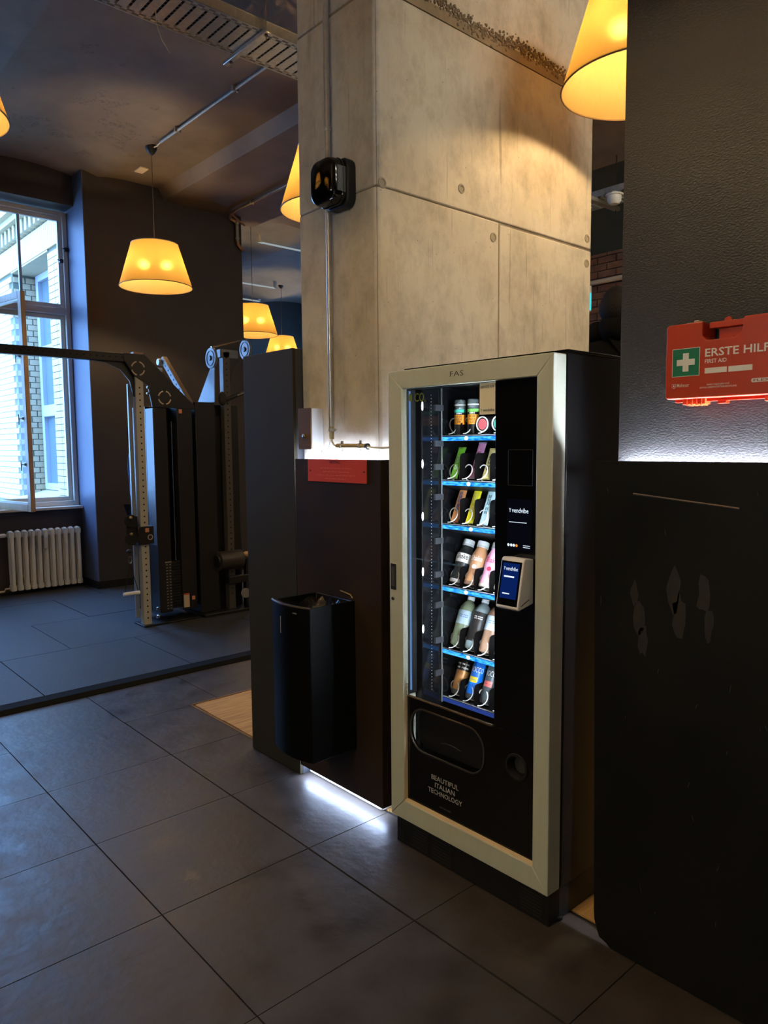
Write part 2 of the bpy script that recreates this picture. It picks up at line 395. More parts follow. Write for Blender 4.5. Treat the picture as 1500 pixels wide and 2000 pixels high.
# ---- brick wall far behind the pillar
wb = struct('wall_back', MB().box(-7.3, 3.1, 8.03, 8.3, 0, 4.6), M_mortar)
bme = mesh('brick', MB().box(-.118, .118, -.02, .03, -.0355, .0355), M_brick, 0)
for r_ in range(15):
    for c_ in range(5):
        inst('brick', bme, (-5.55+.25*c_+(.125 if r_ % 2 else 0), 8.02+random.uniform(-.006, .004), 2.86+.083*r_), wb)
# ---- far wing beyond the window wall
struct('wall_far', MB().box(-13.8, -13.6, 4.5, 10.6, 0, 5), M_teal)
struct('wall_wing', MB().box(-13.8, -12.3, 10.4, 10.6, 0, 5).box(-11.0, -7.3, 10.4, 10.6, 0, 5).box(-12.3, -11.0, 10.4, 10.6, 0, 1.4).box(-12.3, -11.0, 10.4, 10.6, 3.4, 5).box(-7.5, -7.3, 8.2, 10.6, 0, 5), M_teal)
struct('wall_wing', MB().box(-13.8, -8.78, 4.5, 4.7, 0, 5), M_teal)
prof3 = [(4.5, 4.66)]
for q in range(3):
    for k in range(1, 9):
        t = k/8; prof3.append((4.5+2.03*q+2.03*t, 4.60+.14*(4*t*(1-t))))
struct('ceiling', MB().prism(prof3+[(10.6, 5.2), (4.5, 5.2)], 'x', -13.8, -7.9), M_ceil2, smooth=50)

# ================================================================== PILLAR
# concrete pillar: core and four cast panels standing proud of the open joints
PX, PY0, PY1 = -2.271, 2.0, 3.53
pil = struct('wall_pillar', MB().box(-2.80, PX-.007, PY0+.007, PY1-.002, 0, 4.5), concrete('joint_concrete', (150, 138, 118), (128, 116, 98), (84, 74, 60)))
def cast(mb_): o = obj('concrete_panel', mb_, M_conc, pil, bev=.006); return o
def lpan(x0, x1, y0, y1, z0, z1):            # an L-shaped cast round the front corner
    cast(MB().prism([(x0, y0), (x1-.016, y0), (x1, y0+.016), (x1, y1), (x1-.02, y1), (x1-.02, y0+.02), (x0, y0+.02)], 'z', z0, z1))
lpan(-2.80, PX, PY0, 2.760, 0, 2.604)
cast(MB().box(PX-.02, PX, 2.768, PY1, 0, 2.598))
lpan(-2.80, PX, PY0, PY1, 2.609, 3.36)
lpan(-2.80, PX-.004, PY0+.004, PY1, 3.372, 4.5)
# rough lip of spilled concrete along the upper joint
rg = MB()
for k in range(900):
    y = 2.16+1.36*random.random()
    rg.sphere((PX-.003, y, 3.425+.012*math.sin(y*9)+random.gauss(0, .016)), random.uniform(.003, .009), 3)
obj('spilled_concrete', rg, concrete('spill_concrete', (150, 134, 110), (120, 104, 84), (84, 72, 56)), pil, kind='stuff')
obj('rough_joint_band', MB().box(PX-.02, PX-.0015, 2.05, PY1, 3.364, 3.41), concrete('band_concrete', (150, 136, 112), (128, 114, 92), (92, 80, 62)), pil)
# tie holes of the formwork
for y, z in ((2.50, 2.70), (2.72, 2.53), (3.49, 2.66), (3.49, 2.53), (2.03, 2.62)):
    obj('tie_hole', MB().lathe([(.021, -.001), (.021, .003), (.014, .004), (.013, .001)], 16, (PX, y, z), 'x'), pm('tie_plug', (150, 140, 122), .8), pil)

# ---- steel claddings with hidden light strips
cl = thing('steel_cladding', 'brown rust-patina steel sheet wrapped round the pillar foot behind the bin', 'panel', (-2.5, 1.97, .055))
cm = MB().box(-2.796, -2.205, 1.947, 1.9505, .055, 1.513).box(-2.2085, -2.205, 1.9505, 2.9, .055, 1.513)
obj('steel_sheet', cm, M_rust, cl, bev=.0012)
led = thing('light_strip', 'white light strip hidden behind the top edge of the brown cladding', 'light', (-2.5, 1.97, 1.45), group='hidden light strips')
obj('diode_strip', MB().box(-2.77, -2.24, 1.963, 1.975, 1.485, 1.491).box(-2.245, -2.233, 1.99, 2.6, 1.485, 1.491), M_led, led)
led = thing('light_strip', 'white light strip under the brown cladding glowing onto the floor tiles', 'light', (-2.5, 1.97, .05), group='hidden light strips')
obj('diode_strip', MB().box(-2.79, -2.22, 1.966, 1.978, .046, .052), M_led2, led)
obj('strip_channel', MB().box(-2.79, -2.22, 1.960, 1.984, .0525, .058), M_galv, led)
bp_ = thing('steel_cladding', 'large black scratched steel sheet covering the wall below the first aid kit', 'panel', (0, 1.96, 0))
obj('steel_sheet', MB().prism([(-1.205, .10), (-1.203, .07), (-1.196, .05), (-1.185, .02), (-1.16, .012), (-1.145, .002), (3.0, .002), (3.0, 1.5185), (-1.229, 1.5185)], 'y', 1.95, 1.9535), M_steel, bp_, bev=.001)
scr = MB()
for k in range(26):
    x = random.uniform(-1.2, -.45); z = random.uniform(.1, 1.45); l = random.uniform(.004, .03); a = random.uniform(-.4, .4)
    scr.tube([(x, 1.9494, z), (x+l*a, 1.9494, z-l)], .0006, 4)
scr.tube([(-1.10, 1.9494, 1.424), (-.80, 1.9494, 1.398)], .003, 4)
obj('scratch', scr, pm('scratch_grey', (92, 88, 80), .6), bp_, kind='stuff')
pt = MB()
for x, z, s in ((-1.09, 1.13, .03), (-1.075, 1.06, .05), (-1.06, 1.0, .04), (-.97, 1.16, .05), (-.955, 1.09, .05), (-.885, 1.16, .05), (-.87, 1.08, .035)):
    pt.add([(x+s*random.uniform(.25, .5)*math.cos(t), 1.9496, z+s*1.6*random.uniform(.5, 1)*math.sin(t)) for t in [i*.52 for i in range(12)]], [tuple(range(12))])
obj('worn_patch', pt, pm('worn_steel', (46, 42, 36), .5, var=.3, scale=30), bp_, smooth=0)
led = thing('light_strip', 'white light strip behind the top edge of the black steel sheet', 'light', (0, 1.97, 1.44), group='hidden light strips')
obj('diode_strip', MB().box(-1.175, 2.9, 1.962, 1.974, 1.490, 1.496), M_ledw, led)

# ---- tall cabinet beside the pillar
cab = thing('tall_cabinet', 'tall plain graphite cabinet standing left of the concrete pillar', 'cabinet', (-3.0, 2.15, 0))
obj('cabinet_body', MB().box(-3.228, -2.804, 1.965, 2.42, .0, 2.016), pm('cabinet_side', (58, 60, 66), .4), cab, bev=.002)
obj('door', MB().box(-3.23, -2.802, 1.947, 1.964, .004, 2.017), M_cab, cab, bev=.0015)

# ================================================================== VENDING MACHINE
vm = thing('vending_machine', 'black snack and drink vending machine with champagne aluminium door frame', 'vending machine', (-1.7, 2.3, 0))
X0, X1, YF = -2.070, -1.326, 1.872
b = MB()
b.box(X0, -1.962, 1.942, 2.70, .118, 1.85)        # left wall, back, right wall, top, floor of the cabinet
b.box(-1.962, -1.42, 2.62, 2.70, .118, 1.85).box(-1.42, X1, 1.942, 2.70, .118, 1.85)
b.box(-1.962, -1.42, 1.942, 2.62, 1.79, 1.85).box(-1.962, -1.42, 1.942, 2.62, .118, .50)
obj('cabinet_body', b, M_body, vm, bev=.004)
obj('top_cap', MB().box(X0+.01, X1+.002, 1.945, 2.70, 1.851, 1.860), M_black, vm, bev=.002)
ix0, ix1, iz0, iz1, oz0, oz1 = -1.995, -1.388, .196, 1.778, .118, 1.845
g = .0004
for nm, poly in (('top', [(X0, oz1), (X1, oz1), (ix1, iz1), (ix0, iz1)]), ('bottom', [(X0, oz0), (X1, oz0), (ix1, iz0), (ix0, iz0)]),
                 ('left', [(X0, oz0+g), (ix0-g, iz0+g), (ix0-g, iz1-g), (X0, oz1-g)]), ('right', [(X1, oz0+g), (ix1+g, iz0+g), (ix1+g, iz1-g), (X1, oz1-g)])):
    obj('door_frame', MB().prism(poly, 'y', YF, 1.9385), M_alu, vm, bev=.003)
lip_lit = pm('lip_lit_champagne', (232, 208, 168), .3, metal=.2)  # lamp light on the frame's inner ledge put into a paler colour
obj('frame_lip_lit', MB().prism([(1.874, iz0+.0005), (1.8885, iz0+.0065), (1.8885, iz0+.0005)], 'x', ix0+.001, ix1-.001), lip_lit, vm)
obj('frame_lip_lit', MB().prism([(ix0+.0003, 1.874), (ix0+.004, 1.8885), (ix0+.0003, 1.8885)], 'z', iz0+.008, .612), lip_lit, vm)
obj('inner_liner', MB().box(ix0+.0003, ix0+.002, 1.8955, 1.941, .614, iz1-.001).box(ix0+.002, -1.5645, 1.8955, 1.941, iz1-.002, iz1-.0004), M_blackm, vm)
obj('door_gasket', MB().box(X1-.012, X1-.004, 1.9387, 1.9418, .13, 1.84), M_rubber, vm)
lettering('FAS', (-1.752, YF-.0006, 1.8035), (1, 0, 0), (0, 0, 1), .062, .018, pm('embossed_mark', (74, 68, 56), .5), vm, name='embossed_mark')
h = obj('door_handle', MB().prism(rrect(-2.060, -2.030, 1.020, 1.122, .003), 'y', YF-.004, YF+.001), M_chrome, vm, bev=.001)
obj('grip_recess', MB().box(-2.054, -2.037, YF-.0047, YF-.0041, 1.034, 1.110), pm('grip_dark', (70, 68, 62), .5), h)
obj('door_lock', MB().lathe([(.0075, 0), (.0075, -.004), (.006, -.006), (.002, -.0065)], 16, (-2.048, YF, .985), 'y'), M_chrome, vm)
# front panels: the dark column on the right, the lower panel with its openings
YP = 1.889
obj('control_column', MB().box(-1.564, ix1, YP, YP+.012, .613, iz1), M_black, vm, bev=.0008)
st = rrect(-1.972, -1.606, .412, .578, .07, 8)
ci = [(-1.466+.042*math.cos(R(15*i)), .500+.044*math.sin(R(15*i))) for i in range(24)]
def ringpanel(outer, inner, y0, y1):
    o_ = holed(outer, inner); n = len(inner); q = MB(); vs_ = []
    for y in (y0, y1):
        vs_ += [(u, y, v) for u, v in o_]+[(u, y, v) for u, v in inner]
    fs = []
    for i in range(n):
        j = (i+1) % n
        fs += [(i, j, n+j, n+i), (2*n+i, 3*n+i, 3*n+j, 2*n+j), (n+i, n+j, 3*n+j, 3*n+i), (i, 2*n+i, 2*n+j, j)]
    return q.add(vs_, fs)
lp = ringpanel((ix0, -1.565, .40, .612), st, YP, YP+.012)
lq = ringpanel((-1.565, ix1, .40, .612), ci, YP, YP+.012)
lp.add(lq.v, lq.f); lp.box(ix0, ix1, YP, YP+.012, iz0, .40)
obj('lower_panel', lp, M_black, vm)
dd_ = obj('delivery_door', MB().prism(rrect(-1.966, -1.612, .418, .572, .064, 8), 'y', 1.918, 1.926), pm('flap_black', (24, 24, 25), .3), vm, bev=.001)
obj('door_pull', MB().prism([(-1.84, .462), (-1.80, .455), (-1.76, .455), (-1.735, .461), (-1.755, .468), (-1.79, .471), (-1.82, .469)], 'y', 1.911, 1.9182), M_blackm, dd_, bev=.002)
obj('opening_rim', MB().tube([(u, YP-.001, v) for u, v in st], .0035, 8, True), pm('rim_dark_metal', (92, 84, 72), .3, metal=.8), vm)
cr = obj('coin_return', MB().lathe([(.030, .03), (.033, .004), (.038, -.005), (.045, -.004), (.047, .001)], 28, (-1.466, YP, .500), 'y', cap=False).lathe([(.031, .03), (.031, .032)], 28, (-1.466, YP, .500), 'y'), M_blackm, vm)
obj('coin_flap', MB().prism([(-1.466+.028*math.cos(R(18*i)), .500+.029*math.sin(R(18*i))) for i in range(20)], 'y', 1.914, 1.918), pm('coin_flap_grey', (86, 80, 72), .3, metal=.6), cr)
obj('window_rail', MB().tube([(ix0+.003, YP-.002, .66), (ix0+.004, YP-.003, .628), (ix0+.012, YP-.003, .616), (-1.566, YP-.003, .6135)], .0042, 8), pm('warm_chrome', (190, 160, 124), .25, metal=1), vm)
obj('window_pane', MB().box(ix0+.001, -1.5645, YP, YP+.005, .615, iz1), M_vglass, vm, smooth=0)
for s_, y_, z_, w_, h_ in (('BEAUTIFUL', -1.863, .3245, .137, .0185), ('ITALIAN', -1.845, .2975, .100, .0185), ('TECHNOLOGY', -1.880, .2705, .171, .0185)):
    lettering(s_, (y_, YP-.0005, z_), (1, 0, 0), (0, 0, 1), w_, h_, pm('grey_print', (168, 168, 164), .5), vm, .012)
lettering('ADVANCED', (-1.822, YP-.0005, .2275), (1, 0, 0), (0, 0, 1), .058, .0055, pm('dim_print', (100, 98, 94), .5), vm)
# bill slot frame, display, payment terminal
obj('slot_frame', MB().tube([(u, YP-.0002, v) for u, v in rrect(-1.509, -1.412, 1.438, 1.552, .003, 2)], .0011, 6, True), M_blackm, vm)
ds = obj('display', MB().box(-1.512, -1.414, YP-.0012, YP-.0002, 1.228, 1.394), M_scrd, vm)
lettering('Y', (-1.5035, YP-.002, 1.3505), (1, 0, 0), (0, 0, 1), .008, .013, M_scrw, ds, .02, 'display_text')
lettering('vendvibe', (-1.492, YP-.002, 1.3500), (1, 0, 0), (0, 0, 1), .066, .0155, M_scrw, ds, .004, 'display_text')
dt = MB(); x = -1.503
while x < -1.432:
    l = random.uniform(.003, .008); dt.box(x, x+l, YP-.0021, YP-.0017, 1.3178, 1.3198); x += l+.0008
for z in (1.2445, 1.2385): dt.box(-1.446, -1.419, YP-.0021, YP-.0017, z, z+.0016)
obj('display_line', dt, M_scrw, ds, smooth=0, kind='stuff')
for k, x in enumerate((-1.5055, -1.494, -1.4835, -1.4725)):
    obj('display_icon', MB().lathe([(.0001, 0), (.0048, 0)], 14, (x, YP-.0018, 1.243), 'y', False), M_scro if k == 3 else M_scrw, ds, smooth=0)
tq = obj('payment_terminal', MB().prism([(1.8885, 1.062), (1.815, 1.048), (1.809, 1.054), (1.838, 1.205), (1.846, 1.211), (1.8885, 1.206)], 'x', -1.494, -1.404), pm('terminal_white', (250, 250, 248), .4), vm, bev=.006, seg=3)
# its slanted front
P0 = Vector((0, 1.8095, 1.057)); UP = (Vector((0, 1.838, 1.205))-P0).normalized(); NO = Vector((0, -UP.z, UP.y))
def onterm(u, v, o_=0): return Vector((u, 0, 0))+P0+UP*v+NO*o_
def tplate(u0, u1, v0, v1, o0, o1):
    return MB().add([onterm(u, v, o_) for o_ in (o0, o1) for u, v in ((u0, v0), (u1, v0), (u1, v1), (u0, v1))], [(0, 3, 2, 1), (4, 5, 6, 7), (0, 1, 5, 4), (1, 2, 6, 5), (2, 3, 7, 6), (3, 0, 4, 7)])
obj('terminal_face', tplate(-1.4905, -1.4095, .0035, .1455, -.002, .0006), M_black, tq, bev=.003)
obj('terminal_screen', tplate(-1.4825, -1.4175, .026, .139, .0007, .0011), M_scr, tq)
lettering('Y', onterm(-1.4775, .1165, .0016), (1, 0, 0), UP, .006, .010, M_scrw, tq, .02, 'screen_text')
lettering('vendvibe', onterm(-1.4695, .1155, .0016), (1, 0, 0), UP, .047, .0125, M_scrw, tq, .004, 'screen_text')
for tb in (tplate(-1.4735, -1.4335, .0935, .0985, .0012, .0016), tplate(-1.4725, -1.4445, .040, .0435, .0012, .0016)): obj('screen_line', tb, M_scrw, tq, smooth=0)
obj('card_slot', MB().box(-1.4032, -1.4028, 1.822, 1.866, 1.068, 1.0705).xf(Matrix.Translation((0, 1.84, 1.07)) @ Matrix.Rotation(R(22), 4, 'X') @ Matrix.Translation((0, -1.84, -1.07))), M_hole, tq)
obj('terminal_base', MB().box(-1.488, -1.41, 1.8155, 1.829, 1.0455, 1.0485), M_blackm, tq)
sk = obj('sticker', MB().box(-1.632, -1.5655, YP-.0006, YP-.0001, 1.670, 1.774), pm('sticker_beige', (242, 230, 196), .6), vm, smooth=0)
bk = pm('black_print', (30, 28, 26), .6)
lettering('SERVICE APP', (-1.629, YP-.0011, 1.7555), (1, 0, 0), (0, 0, 1), .060, .0085, bk, sk)
lettering('vendvibe', (-1.6175, YP-.0011, 1.6795), (1, 0, 0), (0, 0, 1), .049, .0095, bk, sk, .006)
lettering('Y', (-1.627, YP-.0011, 1.6795), (1, 0, 0), (0, 0, 1), .006, .008, bk, sk, .02)
gl = pm('olive_print', (150, 160, 74), .6)
lettering('CO', (-1.951, YP+.0056, 1.728), (1, 0, 0), (0, 0, 1), .050, .032, gl, vm, .01)
lettering('2', (-1.900, YP+.0056, 1.726), (1, 0, 0), (0, 0, 1), .006, .009, gl, vm)
obj('leaf_mark', MB().prism([(-1.973+.0085*math.cos(R(20*i)), 1.745+.015*math.sin(R(20*i))) for i in range(18)], 'y', YP+.0056, YP+.0060), gl, vm, smooth=0)
# plinth with air slots
pl = obj('plinth', MB().box(X0+.010, X1-.009, 1.894, 2.68, 0.001, .117), M_blackm, vm, bev=.002)
vg = MB()
for x_, wv, n_ in ((-2.052, .035, 4), (-1.97, .085, 8), (-1.865, .10, 8), (-1.45, .09, 7)):
    for k in range(n_): vg.box(x_, x_+wv, 1.8915, 1.8945, .016+k*.0118, .0215+k*.0118)
obj('vent_slats', vg, pm('slat_black', (34, 34, 36), .35), pl, kind='stuff')
obj('levelling_foot', MB().lathe([(.02, .001), (.02, .012), (.008, .014), (.008, .118)], 14, (X1-.02, 1.955, 0)), M_blackm, vm)
# inside of the left cheek: rails, pegs, the bright edge of the tray lift
sd = MB()
for zz in (1.70, 1.565, 1.475, 1.36, 1.19, 1.06, .94, .80, .67): sd.box(-1.962, -1.952, 2.005, 2.05, zz, zz+.022)
obj('shelf_bracket', sd, pm('bracket_grey', (64, 66, 70), .4), vm, kind='stuff')
obj('rail_edge', MB().box(-1.957, -1.952, 2.040, 2.0435, .56, 1.785), pm('edge_bright', (206, 216, 214), .25, metal=.6), vm)
dt = MB()
for k in range(92): dt.sphere((-1.9615, 1.992, .62+k*.0125), .0016, 3)
obj('rail_holes', dt, M_whitep, vm, kind='stuff')
obj('side_lining', MB().box(-1.9635, -1.9615, 1.945, 2.6, .55, 1.785), pm('lining_gloss', (20, 21, 24), .12), vm)
obj('door_light', MB().box(-1.578, -1.570, 1.925, 1.937, .62, 1.77), em('door_light_white', (228, 240, 255), 150), vm)
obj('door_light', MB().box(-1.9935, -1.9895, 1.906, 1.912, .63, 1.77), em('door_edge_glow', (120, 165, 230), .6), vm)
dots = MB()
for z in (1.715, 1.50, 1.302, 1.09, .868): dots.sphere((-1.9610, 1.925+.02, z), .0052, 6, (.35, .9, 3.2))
obj('led_reflection', dots, M_led_glint, vm, kind='stuff')  # reflections of the shelf lights on the lining, made as glowing dots
SH = [(1.584, 0), (1.415, 24), (1.247, 24), (1.005, 24), (.757, 24), (.563, 24)]
PIT = .0735
coil_me = None
def coil(r, n, p):
    pts = []
    for k in range(int(18*n)+1):
        a = 2*math.pi*k/18-math.pi*.5; pts.append((r*math.cos(a), p*k/18, r*math.sin(a)))
    return MB().tube(pts, .0022, 6)
coil_me = mesh('product_coil', coil(.030, 3, .06), pm('coil_wire', (236, 238, 236), .35), 60)
for q, (z, tl) in enumerate(SH):
    sh = obj('shelf', MB().prism([(2.046, z), (2.046, z+.0225), (2.052, z+.0225), (2.056, z+.012), (2.40, z+.012-(.34*math.tan(R(tl)) if tl else 0)*.75), (2.40, z-.34*math.tan(R(tl))*.75), (2.056, z)], 'x', -1.953, -1.43), M_blackm, vm)
    obj('shelf_lip', MB().box(-1.953, -1.43, 2.0445, 2.0475, z+.0195, z+.0225), pm('lip_pale', (196, 200, 204), .25, metal=.5), sh)
    obj('shelf_light', MB().box(-1.953, -1.43, 2.0425, 2.0460, z+.002, z+.0165), M_ledB if q < 5 else em('dim_blue_led', (60, 90, 190), .5), sh)
    if q < 5: obj('light_spot', MB().sphere((-1.83+.012*(q % 3), 2.043, z+.010), .0055, 6, (1.7, .4, 1.3)), M_led_glint, sh)
    zb = z+.026; hh = (.045, .098, .095, .075, .08, .07)[q]
    for c_ in range(4):
        xd = -1.9505+PIT*(c_+1)
        tn = math.tan(R(tl))
        obj('divider', MB().prism([(2.060, z+.013), (2.062, zb+hh-.014), (2.066, zb+hh-.004), (2.076, zb+hh), (2.26, zb+hh), (2.26, z-.05 if tl else z+.01)], 'x', xd-.0012, xd+.0012), pm('divider_black', (9, 8, 9), .5, spec=.2), vm)
        inst('product_coil', coil_me, (-1.9505+PIT*(c_+.5)-(.012 if q in (0, 1, 2) else .006), 2.0505, zb+.031), vm, (R(-tl*.5), 0, R(4)))
# ---- the goods
def put(root, c_, q, dy=.022, dz=0., dx=0.):
    z, tl = SH[q]; root.location = (-1.9505+PIT*(c_+.5)+dx, 2.060+dy, z+.0265+dz); root.rotation_euler = (R(-tl), 0, R(0)); return root
def lathe_obj(name, prof, mat, root, n=24, cap=True, smooth=35): return obj(name, MB().lathe(prof, n, cap=cap), mat, root, local=True, smooth=smooth)
# tins with a clear lid
def tin(label, band):
    r = thing('shaker_tin', label, 'tin', group='tins on the top shelf')
    lathe_obj('tin_body', [(.020, 0), (.0215, .002), (.0215, .088), (.021, .09)], pm('tin_black', (20, 18, 18), .3), r)
    lathe_obj('orange_label', [(.0218, .036), (.0218, .072)], pm('label_orange', (240, 150, 30), .5), r, cap=False)
    lathe_obj('colour_band', [(.0220, .081), (.0222, .0815), (.0222, .0915), (.0220, .092)], band, r, cap=False)
    lathe_obj('clear_lid', [(.0205, .092), (.0205, .124), (.018, .128)], pm('clear_plastic', (190, 205, 205), .1, trans=.7), r)
    lathe_obj('lid_ring', [(.0208, .1065), (.0212, .107), (.0212, .1105), (.0208, .111)], M_white, r, cap=False)
    tm = pm('label_dark_print', (60, 34, 10), .6)
    for s_, z, w_ in (('== ==', .062, .022), ('=== =', .052, .022), ('==', .042, .014)):
        lettering(s_, (0, 0, z), (1, 0, 0), (0, 0, 1), w_, .0065, tm, r, .02, local=True, wrap=(.0221, R(28)))
    lettering('ESN', (0, 0, .0745), (1, 0, 0), (0, 0, 1), .020, .0055, M_whitep, r, .03, local=True, wrap=(.0219, R(28)))
    return r
put(tin('black tin with orange label and turquoise band, left one on the top shelf', pm('band_teal', (70, 196, 170), .5)), 0, 0, dx=.018)
put(tin('black tin with orange label and light green band on the top shelf', pm('band_green', (120, 206, 96), .5)), 1, 0, dx=.010)
for c_, hue, lb in ((2, (196, 92, 98), 'round can with a red label lying in its coil under the sticker'), (3, (70, 150, 130), 'round can with a green label at the right end of the top shelf')):
    r = thing('round_can', lb, 'can', group='cans lying in coils on the top shelf')
    obj('can_body', MB().lathe([(.028, 0), (.030, .003), (.030, .09), (.028, .093)], 28, ax='y'), pm('can_dark', (24, 24, 26), .25), r, local=True)
    obj('can_label', MB().lathe([(.0001, -.0006), (.020, -.0006), (.020, .0002)], 24, ax='y', cap=False), pm('label_%d' % c_, hue, .5), r, local=True)
    obj('can_ring', MB().tube([(.0265*math.cos(R(12*i)), -.001, .0265*math.sin(R(12*i))) for i in range(30)], .0026, 6, True), M_white, r, local=True)
    put(r, c_, 0, 0.0, .034)
# snack bags
def bag(label, c1, c2, w_, h_, ink, word, th=.018):
    r = thing('snack_bag', label, 'snack', group='snack bags on the second and third shelf')
    nu, nv = 8, 14; vs_ = []; fs = []
    for sgn in (-1, 1):
        for j in range(nv+1):
            for i in range(nu+1):
                u = i/nu*2-1; v = j/nv
                t = th*.5*max(0, 1-abs(u)**2.2)**.6*max(0, math.sin(math.pi*min(1, max(0, (v-.07)/.86))))**.5
                wob = .0018*math.sin(9*v+3*u)+.001*math.sin(23*u+5*v)
                vs_.append((u*w_*.5*(1-.06*math.sin(math.pi*v)), sgn*t+wob*(1-abs(u)), v*h_+.0012*math.sin(14*u)*(v > .95)))
    n = (nu+1)*(nv+1)
    for s_ in range(2):
        for j in range(nv):
            for i in range(nu):
                a = s_*n+j*(nu+1)+i; fs.append((a, a+1, a+nu+2, a+nu+1))
    q = MB().add(vs_, fs)
    obj('bag_film', q, c1, r, local=True, smooth=60)
    e_ = MB()
    for zc in (0, h_-.006):
        for k in range(4): e_.box(-w_*.49, w_*.49, -.0016, .0016, zc+k*.0016, zc+k*.0016+.0009)
    obj('crimped_seam', e_, c2, r, local=True, smooth=0)
    lettering(word, (0, -th*.5-.0012, h_*.26), (0, 0, 1), (-1, 0, 0), h_*.46, w_*.30, ink, r, .02, local=True).location = (-w_*.0+.010, 0, 0)
    return r
P = pm
def bagmat(n, c): return pm('film_'+n, c, .28)
wh = M_whitep
put(bag('green snack bag leaning in its coil, left end of the second shelf', bagmat('green', (126, 206, 60)), bagmat('green2', (150, 190, 90)), .038, .130, pm('mint_print', (200, 240, 190), .5), '== ==='), 0, 1, .004)
put(bag('pink and white snack bag in its coil, second from the left on the second shelf', bagmat('pink', (214, 150, 196)), bagmat('lilac', (200, 180, 214)), .038, .150, pm('maroon_print', (120, 40, 70), .5), '== ==='), 1, 1, .030)
put(bag('cream snack bag with black letters, third from the left on the second shelf', bagmat('cream', (214, 204, 140)), bagmat('cream2', (214, 206, 120)), .040, .125, bk, '== ==='), 2, 1, .018)
put(bag('cream and blue snack bag at the right end of the second shelf', bagmat('sand', (220, 200, 160)), bagmat('sand2', (214, 206, 120)), .038, .13, pm('blue_print', (60, 90, 190), .5), '== ==='), 3, 1, .006)
put(bag('orange and white snack bag with blue letters, left end of the third shelf', bagmat('apricot', (226, 160, 104)), bagmat('brown', (186, 110, 60)), .040, .170, pm('blue_print', (60, 90, 190), .5), '== ==='), 0, 2, .008)
put(bag('bright yellow snack bag on the third shelf', bagmat('yellow', (230, 222, 40)), bagmat('yellow2', (236, 232, 110)), .040, .165, pm('yellow_print', (244, 240, 170), .5), '== ==='), 1, 2, .010)
put(bag('pale blue-grey snack bag leaning in the middle of the third shelf', bagmat('ice', (176, 206, 212)), bagmat('ice2', (196, 220, 224)), .042, .160, pm('teal_print', (50, 90, 100), .5), '== ==='), 2, 2, .006)
put(bag('dark grey snack bag at the right end of the third shelf', bagmat('slate', (60, 62, 70)), bagmat('slate2', (90, 92, 100)), .038, .150, wh, '== ==='), 3, 2, .010)
# shake bottles
def shake(label, body, ink, lower, word='Shake'):
    r = thing('shake_bottle', label, 'bottle', group='milkshake bottles on the fourth shelf')
    lathe_obj('bottle_body', [(.022, 0), (.031, .003), (.0325, .010), (.0315, .03), (.0285, .055), (.0285, .066), (.0315, .085), (.0325, .105), (.030, .122), (.023, .142), (.0205, .152), (.0205, .156)], body, r, 28)
    lathe_obj('bottle_foot', [(.018, -.001), (.0305, .0015), (.0333, .008), (.0329, .014)], lower, r, 28)
    c = lathe_obj('cap', [(.0222, .153), (.0226, .154), (.0226, .176), (.021, .179), (.0005, .1792)], pm('cap_white', (222, 228, 230), .4), r, 28)
    lathe_obj('cap_ring', [(.0230, .1535), (.0232, .154), (.0232, .160), (.0230, .1605)], pm('cap_grey', (190, 198, 202), .4), c, 28, cap=False)
    lettering(word, (0, 0, .0955), (1, 0, 0), (0, 0, 1), .047, .021, ink, r, .012, local=True, wrap=(.0333, R(22)))
    obj('round_mark', MB().add([(.0312*math.sin(R(18)+.30*math.cos(t)), -.0312*math.cos(R(18)+.30*math.cos(t)), .072+.0085*math.sin(t)) for t in [i*.349 for i in range(18)]], [tuple(range(18))]), ink, r, local=True, smooth=0)
    return r
def whiteband(r):
    lathe_obj('white_band', [(.0318, .083), (.0330, .100), (.0326, .112), (.0312, .119)], M_whitep, r, 28, cap=False); return r
clearft = pm('clear_foot', (196, 190, 180), .15)
put(whiteband(shake('black and white shake bottle, left end of the fourth shelf', pm('sh_black', (40, 42, 42), .3), bk, clearft)), 0, 3, .026)
put(shake('caramel brown shake bottle, second from the left on the fourth shelf', pm('sh_caramel', (190, 138, 98), .35), pm('ink_cream', (236, 230, 220), .5), pm('foot_brown', (140, 110, 92), .2)), 1, 3, .026)
sp = put(shake('pink shake bottle at the front of its row on the fourth shelf', pm('sh_pink', (226, 160, 190), .35), pm('ink_red', (206, 40, 70), .5), clearft), 2, 3, .026)
s2 = copy_tree(sp); s2['label'] = 'pink shake bottle behind the front pink one on the fourth shelf'
s2.location = Vector(sp.location)+Vector((-.0025, .068, -.0005))
put(shake('pale green shake bottle cut off by the black column on the fourth shelf', pm('sh_pistachio', (206, 214, 160), .35), pm('ink_green', (90, 120, 70), .5), clearft), 3, 3, .026)
